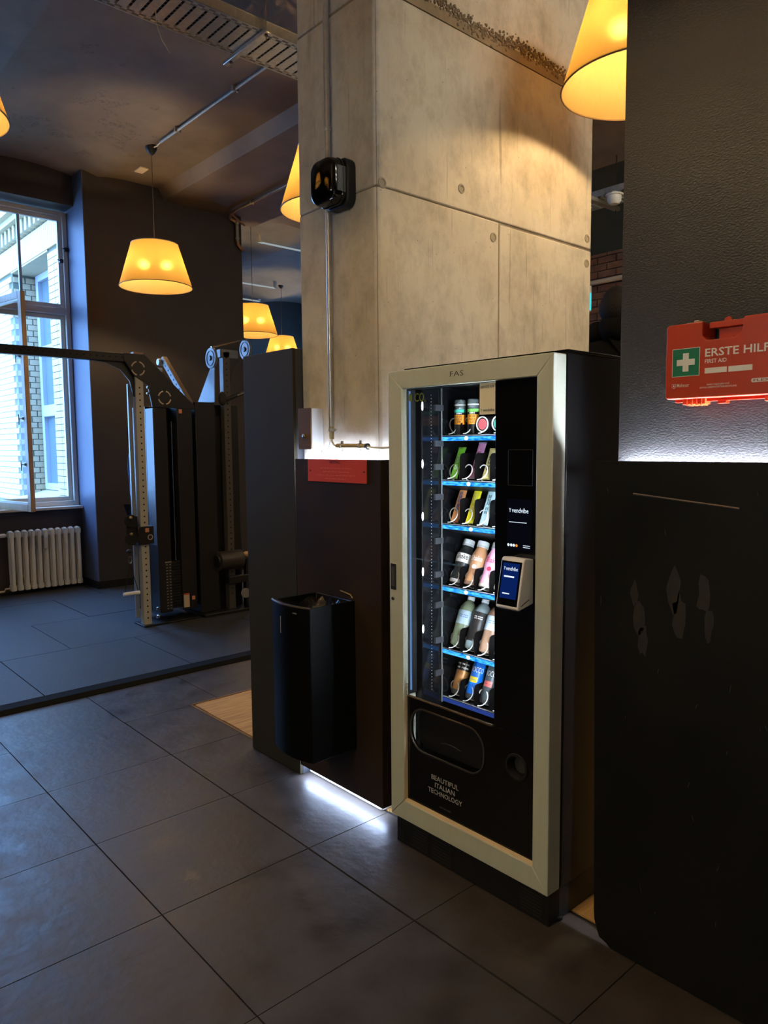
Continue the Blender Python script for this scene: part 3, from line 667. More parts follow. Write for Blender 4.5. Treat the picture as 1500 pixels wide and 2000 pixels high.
# water bottles
def water(label, liq, lab, ink, word, l0=.085, l1=.14):
    r = thing('water_bottle', label, 'bottle', group='clear drink bottles on the fifth shelf')
    lathe_obj('bottle_body', [(.020, .003), (.029, 0), (.0335, .006), (.0342, .02), (.0342, .140), (.0325, .154), (.024, .172), (.0135, .183), (.0125, .190)], liq, r, 28)
    lathe_obj('wrap_label', [(.0345, l0), (.0347, l0+.0005), (.0347, l1-.0005), (.0345, l1)], lab, r, 28, cap=False)
    lathe_obj('cap', [(.0140, .186), (.0146, .187), (.0146, .202), (.0135, .204), (.0003, .2042)], pm('cap_white', (222, 228, 230), .4), r, 20)
    lettering(word, (0, 0, l1-.028), (1, 0, 0), (0, 0, 1), .036, .011, ink, r, .012, local=True, wrap=(.0351, R(22)))
    return r
put(water('pale green drink bottle with light blue label, left end of the fifth shelf', pm('liq_green', (150, 164, 132), .08, trans=.25), pm('lab_sky', (176, 204, 214), .45), pm('ink_blue', (90, 120, 190), .5), '== ==='), 0, 4, .030)
put(water('clear water bottle with black label, second from the left on the fifth shelf', pm('liq_clear', (150, 170, 172), .08, trans=.35), pm('lab_black', (40, 38, 38), .4), M_whitep, '== ===', .03, .145), 1, 4, .030)
put(water('peach coloured drink bottle with pale blue label on the fifth shelf', pm('liq_peach', (186, 150, 122), .08, trans=.25), pm('lab_ice', (180, 202, 220), .45), pm('ink_blue', (90, 120, 190), .5), '== ==='), 2, 4, .030)
put(water('white labelled bottle half hidden by the black column on the fifth shelf', pm('liq_pale', (170, 186, 186), .08, trans=.3), pm('lab_white', (206, 216, 220), .45), pm('ink_blue', (90, 120, 190), .5), '== ===', .04, .15), 3, 4, .030)
# cans
def dcan(label, col, band, word, wm=M_whitep):
    r = thing('drink_can', label, 'can', group='slim drink cans on the bottom shelf')
    lathe_obj('can_body', [(.0205, 0), (.0235, .004), (.0265, .012), (.0265, .128), (.0245, .140), (.0235, .144)], col, r, 28)
    lathe_obj('can_rim', [(.0240, .1435), (.0243, .146), (.0232, .147), (.0222, .1445), (.0003, .1440)], M_chrome, r, 28, cap=False)
    lathe_obj('can_foot', [(.0200, -.0005), (.0237, .0035), (.0266, .0118), (.0267, .019)], pm('can_foot_grey', (90, 92, 92), .3, metal=.6), r, 28, cap=False)
    if band:
        for z0, z1 in ((.063, .073), (.0745, .0845)):
            q = MB(); n = 12
            for k in range(n+1):
                a = R(-30)+R(78)*k/n
                for z in (z0, z1): q.v.append((.0268*math.sin(a), -.0268*math.cos(a), z))
            q.f = [(2*k, 2*k+2, 2*k+3, 2*k+1) for k in range(n)]
            obj('colour_bar', q, band, r, local=True)
    lettering(word, (0, 0, .103), (1, 0, 0), (0, 0, 1), .056, .021, wm, r, .0, local=True, wrap=(.0269, R(22)))
    return r
ca = put(dcan('black and copper drink can, left end of the bottom shelf', pm('can_copper', (176, 120, 66), .3, metal=.3), None, '== ==='), 0, 5, .024)
lathe_obj('black_top', [(.0267, .095), (.0267, .1282), (.0247, .1402), (.0237, .1442)], pm('can_dark', (24, 24, 26), .25), ca, 28, cap=False)
put(dcan('blue drink can with yellow bars on the bottom shelf', pm('can_blue', (14, 110, 214), .3), pm('bar_yellow', (226, 206, 40), .4), 'NOCCO'), 1, 5, .024)
put(dcan('grey drink can with coral bars on the bottom shelf', pm('can_grey', (66, 76, 80), .3), pm('bar_coral', (226, 110, 104), .4), 'NOCCO'), 2, 5, .024)
put(dcan('green drink can at the right end of the bottom shelf', pm('can_green', (70, 196, 120), .3), None, 'NOCCO'), 3, 5, .024)

# ================================================================== THINGS ON THE PILLAR AND WALL
bn = thing('waste_bin', 'black wall-hung waste bin mounted on the brown steel cladding', 'bin', (-2.505, 1.82, .265))
BX0, BX1, BY, BZ0, BZ1 = -2.645, -2.372, 1.70, .265, .915
front = [(BX0, BY+.012)]+[(BX0+(BX1-BX0)*k/10, BY+.012-.026*math.sin(math.pi*k/10)) for k in range(1, 10)]+[(BX1, BY+.012)]
shell = front+[(BX1, 1.9465), (BX0, 1.9465)]
inn = [(BX0+.012, BY+.03)]+[(BX0+.012+(BX1-BX0-.024)*k/10, BY+.03-.02*math.sin(math.pi*k/10)) for k in range(1, 10)]+[(BX1-.012, BY+.03), (BX1-.012, 1.935), (BX0+.012, 1.935)]
bb = MB(); n = len(shell)
bb.add([(x, y, z) for (x, y), z in [(p, BZ0) for p in shell]+[(p, BZ1) for p in shell]+[(p, BZ1) for p in inn]+[(p, BZ1-.35) for p in inn]],
       [tuple(range(n))]+[(i, (i+1) % n, n+(i+1) % n, n+i) for i in range(n)]+[(n+i, n+(i+1) % n, 2*n+(i+1) % n, 2*n+i) for i in range(n)]+[(2*n+i, 2*n+(i+1) % n, 3*n+(i+1) % n, 3*n+i) for i in range(n)]+[tuple(range(3*n, 4*n))])
obj('bin_body', bb, M_bin, bn, bev=.003)
ff = [(x, y-.0035) for x, y in front]
obj('front_door', MB().prism(ff+[(x, y-.0002) for x, y in front[::-1]], 'z', BZ0+.004, BZ1-.004), M_binf, bn, bev=.001)
obj('top_rim', MB().tube([(x, y-.002, BZ1+.001) for x, y in front], .0045, 8), pm('rim_bronze', (74, 62, 50), .4), bn)
lg = MB()
def pleat(i, j):
    u = i/12; v = j/6
    return (BX0+.02+(BX1-BX0-.04)*u, BY+.045+.19*v, BZ1-.02-.14*math.sin(math.pi*u)*math.sin(math.pi*v)+.014*math.sin(i*2.1+j*1.7))
lg.add([pleat(i, j) for i in range(13) for j in range(7)], [(i*7+j, i*7+7+j, i*7+8+j, i*7+j+1) for i in range(12) for j in range(6)])
obj('bin_liner', lg, M_bag, bn, smooth=80)
obj('bin_slot', MB().box(-2.548, -2.545, BY-.0165, BY-.0155, .79, .862), pm('slot_bright', (170, 170, 170), .4), bn)
obj('bin_badge', MB().box(-2.470, -2.435, BY-.0135, BY-.0115, .886, .891), pm('badge_grey', (120, 118, 112), .4), bn)
obj('mounting_rail', MB().tube([(-2.47, 1.944, .945), (-2.40, 1.944, .938), (-2.385, 1.944, .925)], .003, 6), M_brass, bn)
# orange emergency sign
sg = thing('emergency_sign', 'orange-red emergency notice plate at the top of the brown cladding', 'sign', (-2.488, 1.944, 1.412))
obj('sign_plate', MB().box(-2.692, -2.285, 1.9435, 1.9468, 1.414, 1.513), M_oranges, sg, bev=.0008)
lettering('NOTFALL', (-2.530, 1.9430, 1.4945), (1, 0, 0), (0, 0, 1), .074, .012, bk, sg, .02)
ln = MB()
for z, a, b_ in ((1.474, -2.60, -2.385), (1.459, -2.58, -2.40), (1.444, -2.625, -2.355), (1.429, -2.565, -2.42)):
    x = a
    while x < b_:
        l = random.uniform(.01, .03); ln.box(x, min(x+l, b_), 1.9431, 1.9434, z-.0016, z+.0016); x += l+.005
obj('small_print', ln, pm('faint_print', (226, 110, 70), .6), sg, smooth=0, kind='stuff')
for x in (-2.672, -2.300): obj('screw', MB().lathe([(.004, 0), (.004, -.001), (.002, -.0016)], 10, (x, 1.9435, 1.462), 'y'), bk, sg)
# key box, conduits
kb = thing('lock_box', 'small brown metal box with a lock on the pillar beside the conduit', 'box', (-2.69, 1.97, 1.56))
obj('box_body', MB().box(-2.739, -2.645, 1.935, 1.999, 1.557, 1.738), pm('box_pale', (190, 190, 184), .5), kb, bev=.003)
obj('box_face', MB().prism(rrect(-2.739, -2.645, 1.556, 1.739, .006), 'y', 1.929, 1.936), pm('box_bronze', (112, 84, 54), .45, metal=.3), kb, bev=.001)
obj('lock', MB().lathe([(.010, 0), (.010, -.006), (.007, -.008)], 16, (-2.693, 1.929, 1.615), 'y'), M_chrome, kb)
cp = thing('conduit_pipe', 'grey steel conduit running up the narrow face of the concrete pillar', 'conduit', (-2.558, 1.98, 1.6))
obj('pipe', MB().tube([(-2.558, 1.978, 1.655), (-2.558, 1.978, 4.44)], .0125, 14), M_galv, cp)
obj('pipe_end', MB().tube([(-2.558, 1.978, 1.60), (-2.558, 1.978, 1.655)], .0105, 12), M_brass, cp)
for z in (1.64, 2.9): obj('pipe_clamp', MB().lathe([(.0155, z-.006), (.0165, z-.003), (.0165, z+.003), (.0155, z+.006)], 14, (-2.558, 1.978, 0)).box(-2.582, -2.534, 1.978, 1.986, z-.003, z+.003), M_galv, cp)
cs = thing('conduit_stub', 'short horizontal brass conduit with clamps above the orange sign', 'conduit', (-2.42, 1.98, 1.566))
obj('pipe', MB().tube([(-2.515, 1.975, 1.5685), (-2.318, 1.975, 1.5665)], .012, 14), M_brass, cs)
obj('pipe_mouth', MB().lathe([(.0125, 0), (.0135, .002), (.0135, .012), (.0085, .0125), (.0085, .002)], 14, (-2.322, 1.975, 1.5665), 'x'), M_blackm, cs)
for x in (-2.482, -2.360): obj('pipe_clamp', MB().lathe([(.0145, x-.006), (.0155, x), (.0145, x+.006)], 12, (0, 1.975, 1.567), 'x').tube([(x, 1.975, 1.578), (x, 1.975, 1.592)], .006, 8).tube([(x, 1.975, 1.556), (x, 1.975, 1.546)], .004, 8), M_galv, cs)
obj('cable', MB().tube([(-2.558, 1.977, 1.60), (-2.552, 1.975, 1.588), (-2.538, 1.975, 1.573), (-2.52, 1.975, 1.5685)], .005, 8).tube([(-2.315, 1.975, 1.566), (-2.27, 1.968, 1.560), (-2.22, 1.962, 1.559), (-2.15, 1.99, 1.563), (-2.10, 2.02, 1.57)], .0052, 8), pm('cable_cream', (214, 204, 176), .5), cs)
lc = thing('thin_cable', 'thin grey cable looping from the lock box to the conduit', 'cable', (-2.6, 1.99, 1.55))
obj('cable', MB().tube([(-2.642, 1.985, 1.552), (-2.634, 1.98, 1.541), (-2.615, 1.975, 1.538), (-2.592, 1.975, 1.547), (-2.573, 1.975, 1.570), (-2.564, 1.975, 1.595)], .0018, 6), pm('cable_grey', (120, 122, 122), .5), lc)
# black siren box
si = thing('alarm_siren', 'glossy black alarm siren box high on the pillar over the conduit', 'siren', (-2.48, 1.93, 2.66))
def sect(x0, x1, z0, z1, r): return rrect(x0, x1, z0, z1, r, 6)
obj('siren_base', MB().prism(sect(-2.548, -2.398, 2.552, 2.745, .035), 'y', 1.955, 1.999), M_blackm, si, bev=.006)
a_ = sect(-2.560, -2.405, 2.560, 2.740, .045); n = len(a_)
def ring_at(y, k): return [(-2.4825+(x+2.4825)*k, y, 2.65+(z-2.65)*k) for x, z in a_]
vs_ = ring_at(1.955, 1)+ring_at(1.905, 1)+ring_at(1.885, .93)+ring_at(1.878, .80)
obj('siren_cover', MB().add(vs_, [(k*n+i, k*n+(i+1) % n, (k+1)*n+(i+1) % n, (k+1)*n+i) for k in range(3) for i in range(n)]+[tuple(range(3*n, 4*n))]), pm('siren_gloss', (8, 8, 9), .08), si, bev=.002, smooth=50)
obj('siren_seam', MB().tube([(x, 1.935, z) for x, z in [(-2.4825+(x+2.4825)*1.012, 2.65+(z-2.65)*1.012) for x, z in a_]], .003, 6, True), M_black, si)
obj('siren_grille', MB().box(-2.4045, -2.4015, 1.905, 1.948, 2.60, 2.70), pm('grille_dark', (40, 42, 48), .3), si, bev=.001)
# first aid kit
fk = thing('first_aid_kit', 'orange-red first aid case hanging on the black wall above the light strip', 'first aid kit', (-.8, 1.96, 1.686))
KX0, KX1, KZ0, KZ1 = -.996, -.600, 1.687, 1.885
def kitpoly(d=0.):
    nt_ = [(-.897, KZ1), (-.897, 1.848), (-.885, 1.836), (-.815, 1.836), (-.797, 1.850), (-.793, KZ1)]
    return [(KX0, KZ0+.006), (KX0+.006, KZ0), (KX1-.006, KZ0), (KX1, KZ0+.006), (KX1, KZ1-.006), (KX1-.006, KZ1)]+nt_[::-1]+[(KX0+.006, KZ1), (KX0, KZ1-.006)]
obj('case_front', MB().prism(kitpoly(), 'y', 1.920, 1.958), M_orange, fk, bev=.0035, seg=3)
obj('case_back', MB().prism([(x*.985+(-.798)*.015, 1.786+(z-1.786)*.97) for x, z in kitpoly()], 'y', 1.9585, 1.994), M_orange, fk, bev=.003)
obj('carry_handle', MB().box(-.892, -.798, 1.948, 1.962, 1.868, 1.884).box(-.872, -.800, 1.961, 1.964, 1.840, 1.868), M_orange, fk, bev=.003)
obj('hanging_tab', MB().prism([(-.862, 1.884), (-.838, 1.884), (-.842, 1.893), (-.850, 1.897), (-.858, 1.893)], 'y', 1.962, 1.968), M_orange, fk, bev=.001)
for x in (-.955, -.745): obj('top_latch', MB().box(x, x+.034, 1.945, 1.972, 1.883, 1.8895).box(x+.022, x+.034, 1.945, 1.972, 1.889, 1.894), pm('latch_pale', (206, 186, 160), .5), fk, bev=.002)
for x in (-.957, -.745):
    hb = MB().box(x, x+.062, 1.942, 1.975, 1.672, 1.690)
    for k in range(4): hb.box(x+.012+.013*k, x+.0155+.013*k, 1.938, 1.978, 1.669, 1.689)
    obj('hinge', hb, pm('hinge_orange', (240, 92, 40), .4), fk, bev=.0012)
obj('hinge_pin', MB().box(-.982, -.62, 1.952, 1.966, 1.679, 1.689).box(-.865, -.842, 1.948, 1.970, 1.672, 1.680), M_orange, fk, bev=.001)
KY = 1.9195
gs = obj('cross_sign', MB().box(-.977, -.902, KY-.0003, KY+.0003, 1.746, 1.820), M_whitep, fk, smooth=0)
obj('green_field', MB().box(-.9755, -.9035, KY-.0006, KY-.0003, 1.7475, 1.8185), M_green, gs, smooth=0)
obj('white_cross', MB().prism([(-.9475, 1.759), (-.9315, 1.759), (-.9315, 1.775), (-.915, 1.775), (-.915, 1.791), (-.9315, 1.791), (-.9315, 1.807), (-.9475, 1.807), (-.9475, 1.791), (-.964, 1.791), (-.964, 1.775), (-.9475, 1.775)], 'y', KY-.001, KY-.0006), M_whitep, gs, smooth=0)
lettering('ERSTE HILFE', (-.888, KY-.0004, 1.7925), (1, 0, 0), (0, 0, 1), .176, .021, M_whitep, fk, .015)
lettering('FIRST AID', (-.888, KY-.0004, 1.7755), (1, 0, 0), (0, 0, 1), .056, .0105, M_whitep, fk, .012)
obj('write_on_field', MB().box(-.888, -.831, KY-.0004, KY+.0002, 1.7495, 1.7635).box(-.827, -.768, KY-.0004, KY+.0002, 1.7495, 1.7635), M_whitep, fk, smooth=0)
lettering('Malteser', (-.9625, KY-.0004, 1.7185), (1, 0, 0), (0, 0, 1), .034, .0095, M_whitep, fk, .002)
em_ = MB().tube([(-.976, KY-.0004, 1.727), (-.976, KY-.0004, 1.719), (-.971, KY-.0004, 1.715), (-.966, KY-.0004, 1.719), (-.966, KY-.0004, 1.727)], .0006, 4, True).box(-.9725, -.9695, KY-.0008, KY, 1.7195, 1.7245)
obj('shield_emblem', em_, M_whitep, fk)
for s_, x, z, w_ in (('INHALT NACH DIN 13157', -.881, 1.7185, .058), ('GEMASS ARBEITSSTATTEN-RICHTLINIE', -.900, 1.7115, .095)):
    lettering(s_, (x, KY-.0004, z), (1, 0, 0), (0, 0, 1), w_, .0042, M_whitep, fk)
obj('maker_badge', MB().prism(rrect(-.770, -.690, 1.7185, 1.7285, .0049), 'y', KY-.0004, KY+.0002), M_whitep, fk, smooth=0)
lettering('FLEXEO', (-.764, KY-.0009, 1.7205), (1, 0, 0), (0, 0, 1), .064, .006, pm('badge_print', (150, 70, 46), .5), fk, .01)

# ================================================================== PENDANT LAMPS
SR0, SR1, SH_ = .222, .345, .405
def lamp(label, x, y, zr, zc):
    r = thing('pendant_lamp', label, 'lamp', (x, y, zr), group='pendant lamps with yellow fabric shades')
    obj('lamp_shade', MB().lathe([(SR1, 0), (SR1-.0025, .008), (SR0, SH_)], 56, cap=False), M_shade, r, local=True)
    obj('shade_ring', MB().tube([(SR1*math.cos(R(6*i)), SR1*math.sin(R(6*i)), 0) for i in range(60)], .004, 6, True), pm('ring_brown', (96, 70, 36), .6), r, local=True)
    fr = MB().tube([(SR0*math.cos(R(9*i)), SR0*math.sin(R(9*i)), SH_) for i in range(40)], .003, 5, True)
    for k in range(3): fr.tube([(0, 0, SH_-.01), (SR0*math.cos(R(120*k+30)), SR0*math.sin(R(120*k+30)), SH_)], .003, 5)
    obj('shade_carrier', fr, M_white, r, local=True)
    for sx in (-1, 1):
        a = R(62)
        obj('bulb', MB().sphere((.085*sx*math.cos(a), .085*sx*math.sin(a), .18), .034, 8, (1, 1, 1.15)), M_bulb, r, local=True)
    sk_ = MB().lathe([(.018, .235), (.02, .27), (.012, .31), (.006, .32)], 12)
    for sx in (-1, 1): sk_.tube([(0, 0, .28), (.085*sx*math.cos(R(62)), .085*sx*math.sin(R(62)), .25), (.085*sx*math.cos(R(62)), .085*sx*math.sin(R(62)), .215)], .01, 8)
    obj('lamp_holder', sk_, M_white, r, local=True)
    obj('cord', MB().tube([(0, 0, .31), (0, 0, zc-zr-.03)], .004, 6), pm('cord_brown', (120, 100, 76), .6), r, local=True)
    obj('canopy', MB().lathe([(.012, zc-zr-.075), (.03, zc-zr-.06), (.055, zc-zr-.02), (.058, zc-zr+.03)], 20), M_blackm, r, local=True)
    return r
lamp('yellow pendant lamp hanging alone before the dark wall, right of the window', -6.95, 3.235, 3.135, 4.455)
lamp('yellow pendant lamp half hidden behind the left edge of the concrete pillar', -3.99, 3.12, 3.135, 4.44)
lamp('large yellow pendant lamp before the pillar, cut by the black wall', -1.745, 3.09, 3.13, 4.44)
lamp('yellow pendant lamp cut off by the left edge of the picture', -4.06, .795, 3.135, 4.50)
lamp('yellow pendant lamp in the far room, half hidden by the dark wall corner', -9.05, 5.63, 3.14, 4.71)
lamp('yellow pendant lamp farthest back, just above the tall cabinet', -12.15, 8.21, 3.30, 4.70)
for x, y, lb in ((-1.3, .755, 'nearest to the camera, above and before it'), (-4.06, -1.7, 'behind the camera on the window side'), (-1.3, -1.7, 'straight behind the camera'), (-.9, 5.4, 'in the room behind the black wall'), (-5.4, 6.3, 'hidden behind the concrete pillar')):  # unseen lamps added to brighten the front faces and the back area
    lamp('unseen yellow pendant lamp added for light, '+lb, x, y, 3.135, 4.46)
# ================================================================== CEILING SERVICES
def wbox(mb_, p, q, hw): return mb_.tube([p, q], hw, 4)
ct = thing('cable_tray', 'perforated galvanised cable tray hanging under the ceiling at upper left', 'cable tray', (-4.34, 2.3, 4.2))
TX0, TX1, TZ = -4.534, -4.148, 4.2
base = MB()
for k in range(58):                                           # transverse plates with slots between
    y = .4+k*.075; base.box(TX0+.055, TX1-.055, y, y+.058, TZ, TZ+.0015)
base.box(TX0, TX0+.012, .4, 4.75, TZ, TZ+.0015).box(TX1-.012, TX1, .4, 4.75, TZ, TZ+.0015)
for sx in (TX0+.012, TX1-.055):
    for k in range(116):
        y = .4+k*.0375; base.box(sx+.004+(.018 if k % 2 else 0), sx+.022+(.018 if k % 2 else 0), y, y+.03, TZ, TZ+.0015)
    base.box(sx+.020, sx+.023, .4, 4.75, TZ, TZ+.0015).box(sx+.040, sx+.043, .4, 4.75, TZ, TZ+.0015)
obj('tray_base', base, M_galv, ct, smooth=0)
for x in (TX0, TX1-.0015):
    obj('side_rail', MB().box(x, x+.0015, .4, 4.75, TZ, TZ+.062).box(x-.006, x+.008, .4, 4.75, TZ+.060, TZ+.0625), M_galv, ct, smooth=0)
for y in (1.0, 2.716, 4.2):
    hb = obj('hanger_bar', MB().box(TX0-.11, TX1+.05, y-.018, y+.018, TZ-.03, TZ-.002), M_galv, ct, bev=.004)
    for x in (TX0-.03, TX1+.02):
        obj('hanger_rod', MB().tube([(x, y, TZ-.07), (x, y, 4.60)], .004, 6), M_chrome, hb)
        obj('rod_nut', MB().lathe([(.011, TZ-.040), (.011, TZ-.030)], 6, (x, y, 0)), M_blackm, hb)
cb = thing('cable_bundle', 'dark cables lying in the cable tray at upper left', 'cables', (-4.33, 2.3, 4.203))
cbm = MB()
for k in range(7):
    x = -4.46+.037*k; cbm.tube([(x, .4, 4.212), (x+.01, 1.6, 4.214), (x-.008, 2.9, 4.212), (x, 4.7, 4.212)], .009, 6)
obj('cable', cbm, M_rubber, cb)
cbx = thing('ceiling_tube_box', 'pale rectangular junction cover on top of the cable tray', 'box', (-4.23, 2.09, 4.224))
obj('box_cover', MB().box(-4.307, -4.156, 1.99, 2.186, 4.224, 4.281), pm('cover_beige', (214, 196, 160), .5), cbx, bev=.004)
sr = thing('cable_tie', 'loose pale strip dangling from the cable tray', 'strip', (-4.38, 2.11, 4.03))
obj('strip', MB().tube([(-4.361, 2.089, 4.20), (-4.394, 2.105, 4.124), (-4.405, 2.143, 4.048), (-4.394, 2.186, 3.983)], .0028, 5), pm('strip_pale', (196, 186, 160), .5), sr)
def conduit(name, label, pts, clamps, r_=.0125, cat='conduit'):
    t = thing(name, label, cat, pts[0])
    obj('pipe', MB().tube(pts, r_, 10), M_galv, t)
    for c_ in clamps: obj('pipe_clamp', MB().box(c_[0]-.012, c_[0]+.012, c_[1]-.03, c_[1]+.03, c_[2]-r_, c_[2]+.022).sphere((c_[0], c_[1]+.022, c_[2]-r_), .011, 5), M_galv, t)
    return t
cd = conduit('ceiling_conduit', 'straight steel conduit along the ceiling ridge ending at the black lamp canopy', [(-6.74, 3.235, 4.435), (-1.8, 3.235, 4.435)], [(-6.40, 3.235, 4.435), (-5.38, 3.235, 4.435), (-3.4, 3.235, 4.435)])
obj('cable_end', MB().tube([(-6.74, 3.235, 4.435), (-6.84, 3.24, 4.43), (-6.92, 3.24, 4.44)], .006, 6), pm('cable_cream', (214, 204, 176), .5), cd)
c2 = conduit('ceiling_conduit', 'steel conduit under the concrete beam that bends round the dark wall corner', [(-7.72, 4.62, 4.335), (-2.9, 4.62, 4.335)], [(-7.4, 4.62, 4.335), (-6.3, 4.62, 4.335)], .016)
cop = pm('copper_bend', (190, 140, 104), .4, metal=.4)
obj('pipe_bend', MB().tube([(-7.72, 4.62, 4.335), (-7.90, 4.64, 4.33), (-8.0, 4.69, 4.31), (-8.0, 4.76, 4.29)], .018, 10), cop, c2)
obj('pipe_drop', MB().tube([(-7.99, 4.78, 4.30), (-7.99, 4.78, 4.06)], .020, 10), M_galv, c2)
obj('pipe_bend', MB().tube([(-7.99, 4.78, 4.08), (-7.99, 4.79, 4.02), (-7.99, 4.83, 3.98), (-8.02, 4.88, 3.97)], .018, 10), cop, c2)
obj('branch_pipe', MB().tube([(-7.9, 4.66, 4.33), (-7.98, 4.80, 4.30), (-8.02, 4.90, 4.27)], .012, 8), cop, c2)
for z in (4.27, 4.09): obj('pipe_collar', MB().lathe([(.026, z-.01), (.028, z), (.026, z+.01)], 12, (-7.99, 4.78, 0)), M_galv, c2)
lbp = thing('ceiling_plate', 'small pale label plate on the ceiling behind the lone pendant lamp', 'plate', (-7.62, 3.43, 4.47))
obj('plate', MB().box(-7.70, -7.54, 3.385, 3.475, 4.463, 4.476), pm('plate_pale', (226, 206, 176), .5), lbp, bev=.002)
tubes = [(-9.52, 6.05, 6.88), (-12.03, 7.2, 8.0), (-13.3, 7.9, 8.45)]
for (x, a, b_), lb in zip(tubes, ('nearest of the three light tubes on the pale ceiling of the far room', 'middle light tube on the pale ceiling of the far room', 'farthest light tube, short, at the teal wall of the far room')):
    t = thing('light_tube', 'slim white '+lb, 'light', (x, (a+b_)/2, 4.62), group='light tubes in the far room')
    obj('tube', MB().tube([(x, a, 4.585), (x, b_, 4.585)], .014, 8), M_tube, t)
    obj('tube_holder', MB().box(x-.02, x+.02, a-.012, a+.03, 4.58, 4.74).box(x-.02, x+.02, b_-.03, b_+.012, 4.58, 4.74), M_white, t)
M_tube_added = em('added_tube', (255, 250, 228), 92)  # glow of the unseen tubes added for light
for x, a, b_, z, lb in ((.6, 2.5, 3.9, 4.16, 'nearest behind the black wall'), (1.3, 2.5, 3.9, 4.16, 'second behind the black wall'), (2.0, 2.5, 3.9, 4.16, 'third behind the black wall'), (-1.5, 5.0, 6.4, 4.20, 'over the room behind the black wall')):  # unseen tubes added to brighten the pillar and the back room
    t = thing('light_tube', 'added unseen white light tube '+lb, 'light', (x, (a+b_)/2, z), group='added light tubes in the back room')
    obj('tube', MB().tube([(x, a, z), (x, b_, z)], .022, 8), M_tube_added, t)
    obj('tube_holder', MB().box(x-.02, x+.02, a-.02, a+.03, z-.02, z+.25).box(x-.02, x+.02, b_-.03, b_+.02, z-.02, z+.25), M_white, t)
for x, lb in ((-2.4, 'on the window side'), (-.9, 'in the middle'), (.6, 'on the right side')):  # unseen tubes added to light faces turned towards the camera
    t = thing('light_tube', 'added unseen wall tube behind the camera, '+lb, 'light', (x+.6, -3.25, 2.7), group='added light tubes on the wall behind the camera')
    obj('tube', MB().tube([(x, -3.25, 2.7), (x+1.2, -3.25, 2.7)], .022, 8), M_tube_added, t)
    obj('tube_holder', MB().box(x-.01, x+.03, -3.299, -3.23, 2.67, 2.73).box(x+1.17, x+1.21, -3.299, -3.23, 2.67, 2.73), M_white, t)
# far tray and detector seen between the pillar and the black wall
c3 = thing('cable_tray', 'far cable tray seen in the gap between pillar and black wall', 'cable tray', (-4.0, 6.3, 3.93))
rg = MB()
for k in range(26): rg.box(-4.35+k*.06, -4.35+k*.06+.022, 6.22, 6.52, 3.86, 3.875)
obj('tray_rung', rg, pm('rung_pale', (190, 205, 205), .3, metal=.6), c3, smooth=0, kind='stuff')
for y in (6.22, 6.52): obj('side_rail', MB().box(-4.4, -2.8, y, y+.003, 3.86, 3.93), M_galv, c3, smooth=0)
hb = obj('hanger_bar', MB().box(-3.98, -3.93, 6.1, 6.6, 3.82, 3.855), M_galv, c3)
for y in (6.14, 6.56): obj('hanger_rod', MB().tube([(-3.955, y, 3.8), (-3.955, y, 4.46)], .005, 6), M_blackm, hb)
dt_ = thing('smoke_detector', 'round white detector hanging below the far cable tray', 'detector', (-3.72, 6.18, 3.80))
obj('detector_body', MB().lathe([(.004, -.06), (.04, -.052), (.06, -.028), (.064, 0), (.064, .02)], 24, (-3.74, 6.18, 3.80)), M_white, dt_)
obj('detector_base', MB().lathe([(.076, .02), (.076, .036), (.04, .045), (.02, .06)], 24, (-3.74, 6.18, 3.80)), M_white, dt_)
bp2 = thing('wall_pipe', 'pale horizontal pipe crossing the far brick wall', 'pipe', (-4.9, 7.95, 3.5))
obj('pipe', MB().tube([(-6.5, 7.955, 3.515), (-2.5, 7.955, 3.515)], .028, 10), pm('pipe_cream', (214, 204, 180), .5), bp2)
for x in (-5.6, -4.4): obj('pipe_clamp', MB().box(x-.012, x+.012, 7.93, 8.0, 3.48, 3.55), M_galv, bp2)
ex = thing('exit_sign', 'small cyan-green lit exit sign at the pillar edge before the brick wall', 'sign', (-4.16, 6.5, 3.0))
obj('sign_box', MB().box(-4.25, -4.21, 6.38, 6.57, 2.90, 3.15), M_white, ex, bev=.003)
obj('sign_face', MB().box(-4.2095, -4.2065, 6.39, 6.56, 2.91, 3.08), M_exit, ex)
obj('sign_bracket', MB().box(-4.235, -4.225, 6.545, 6.565, 3.15, 4.4), M_galv, ex)

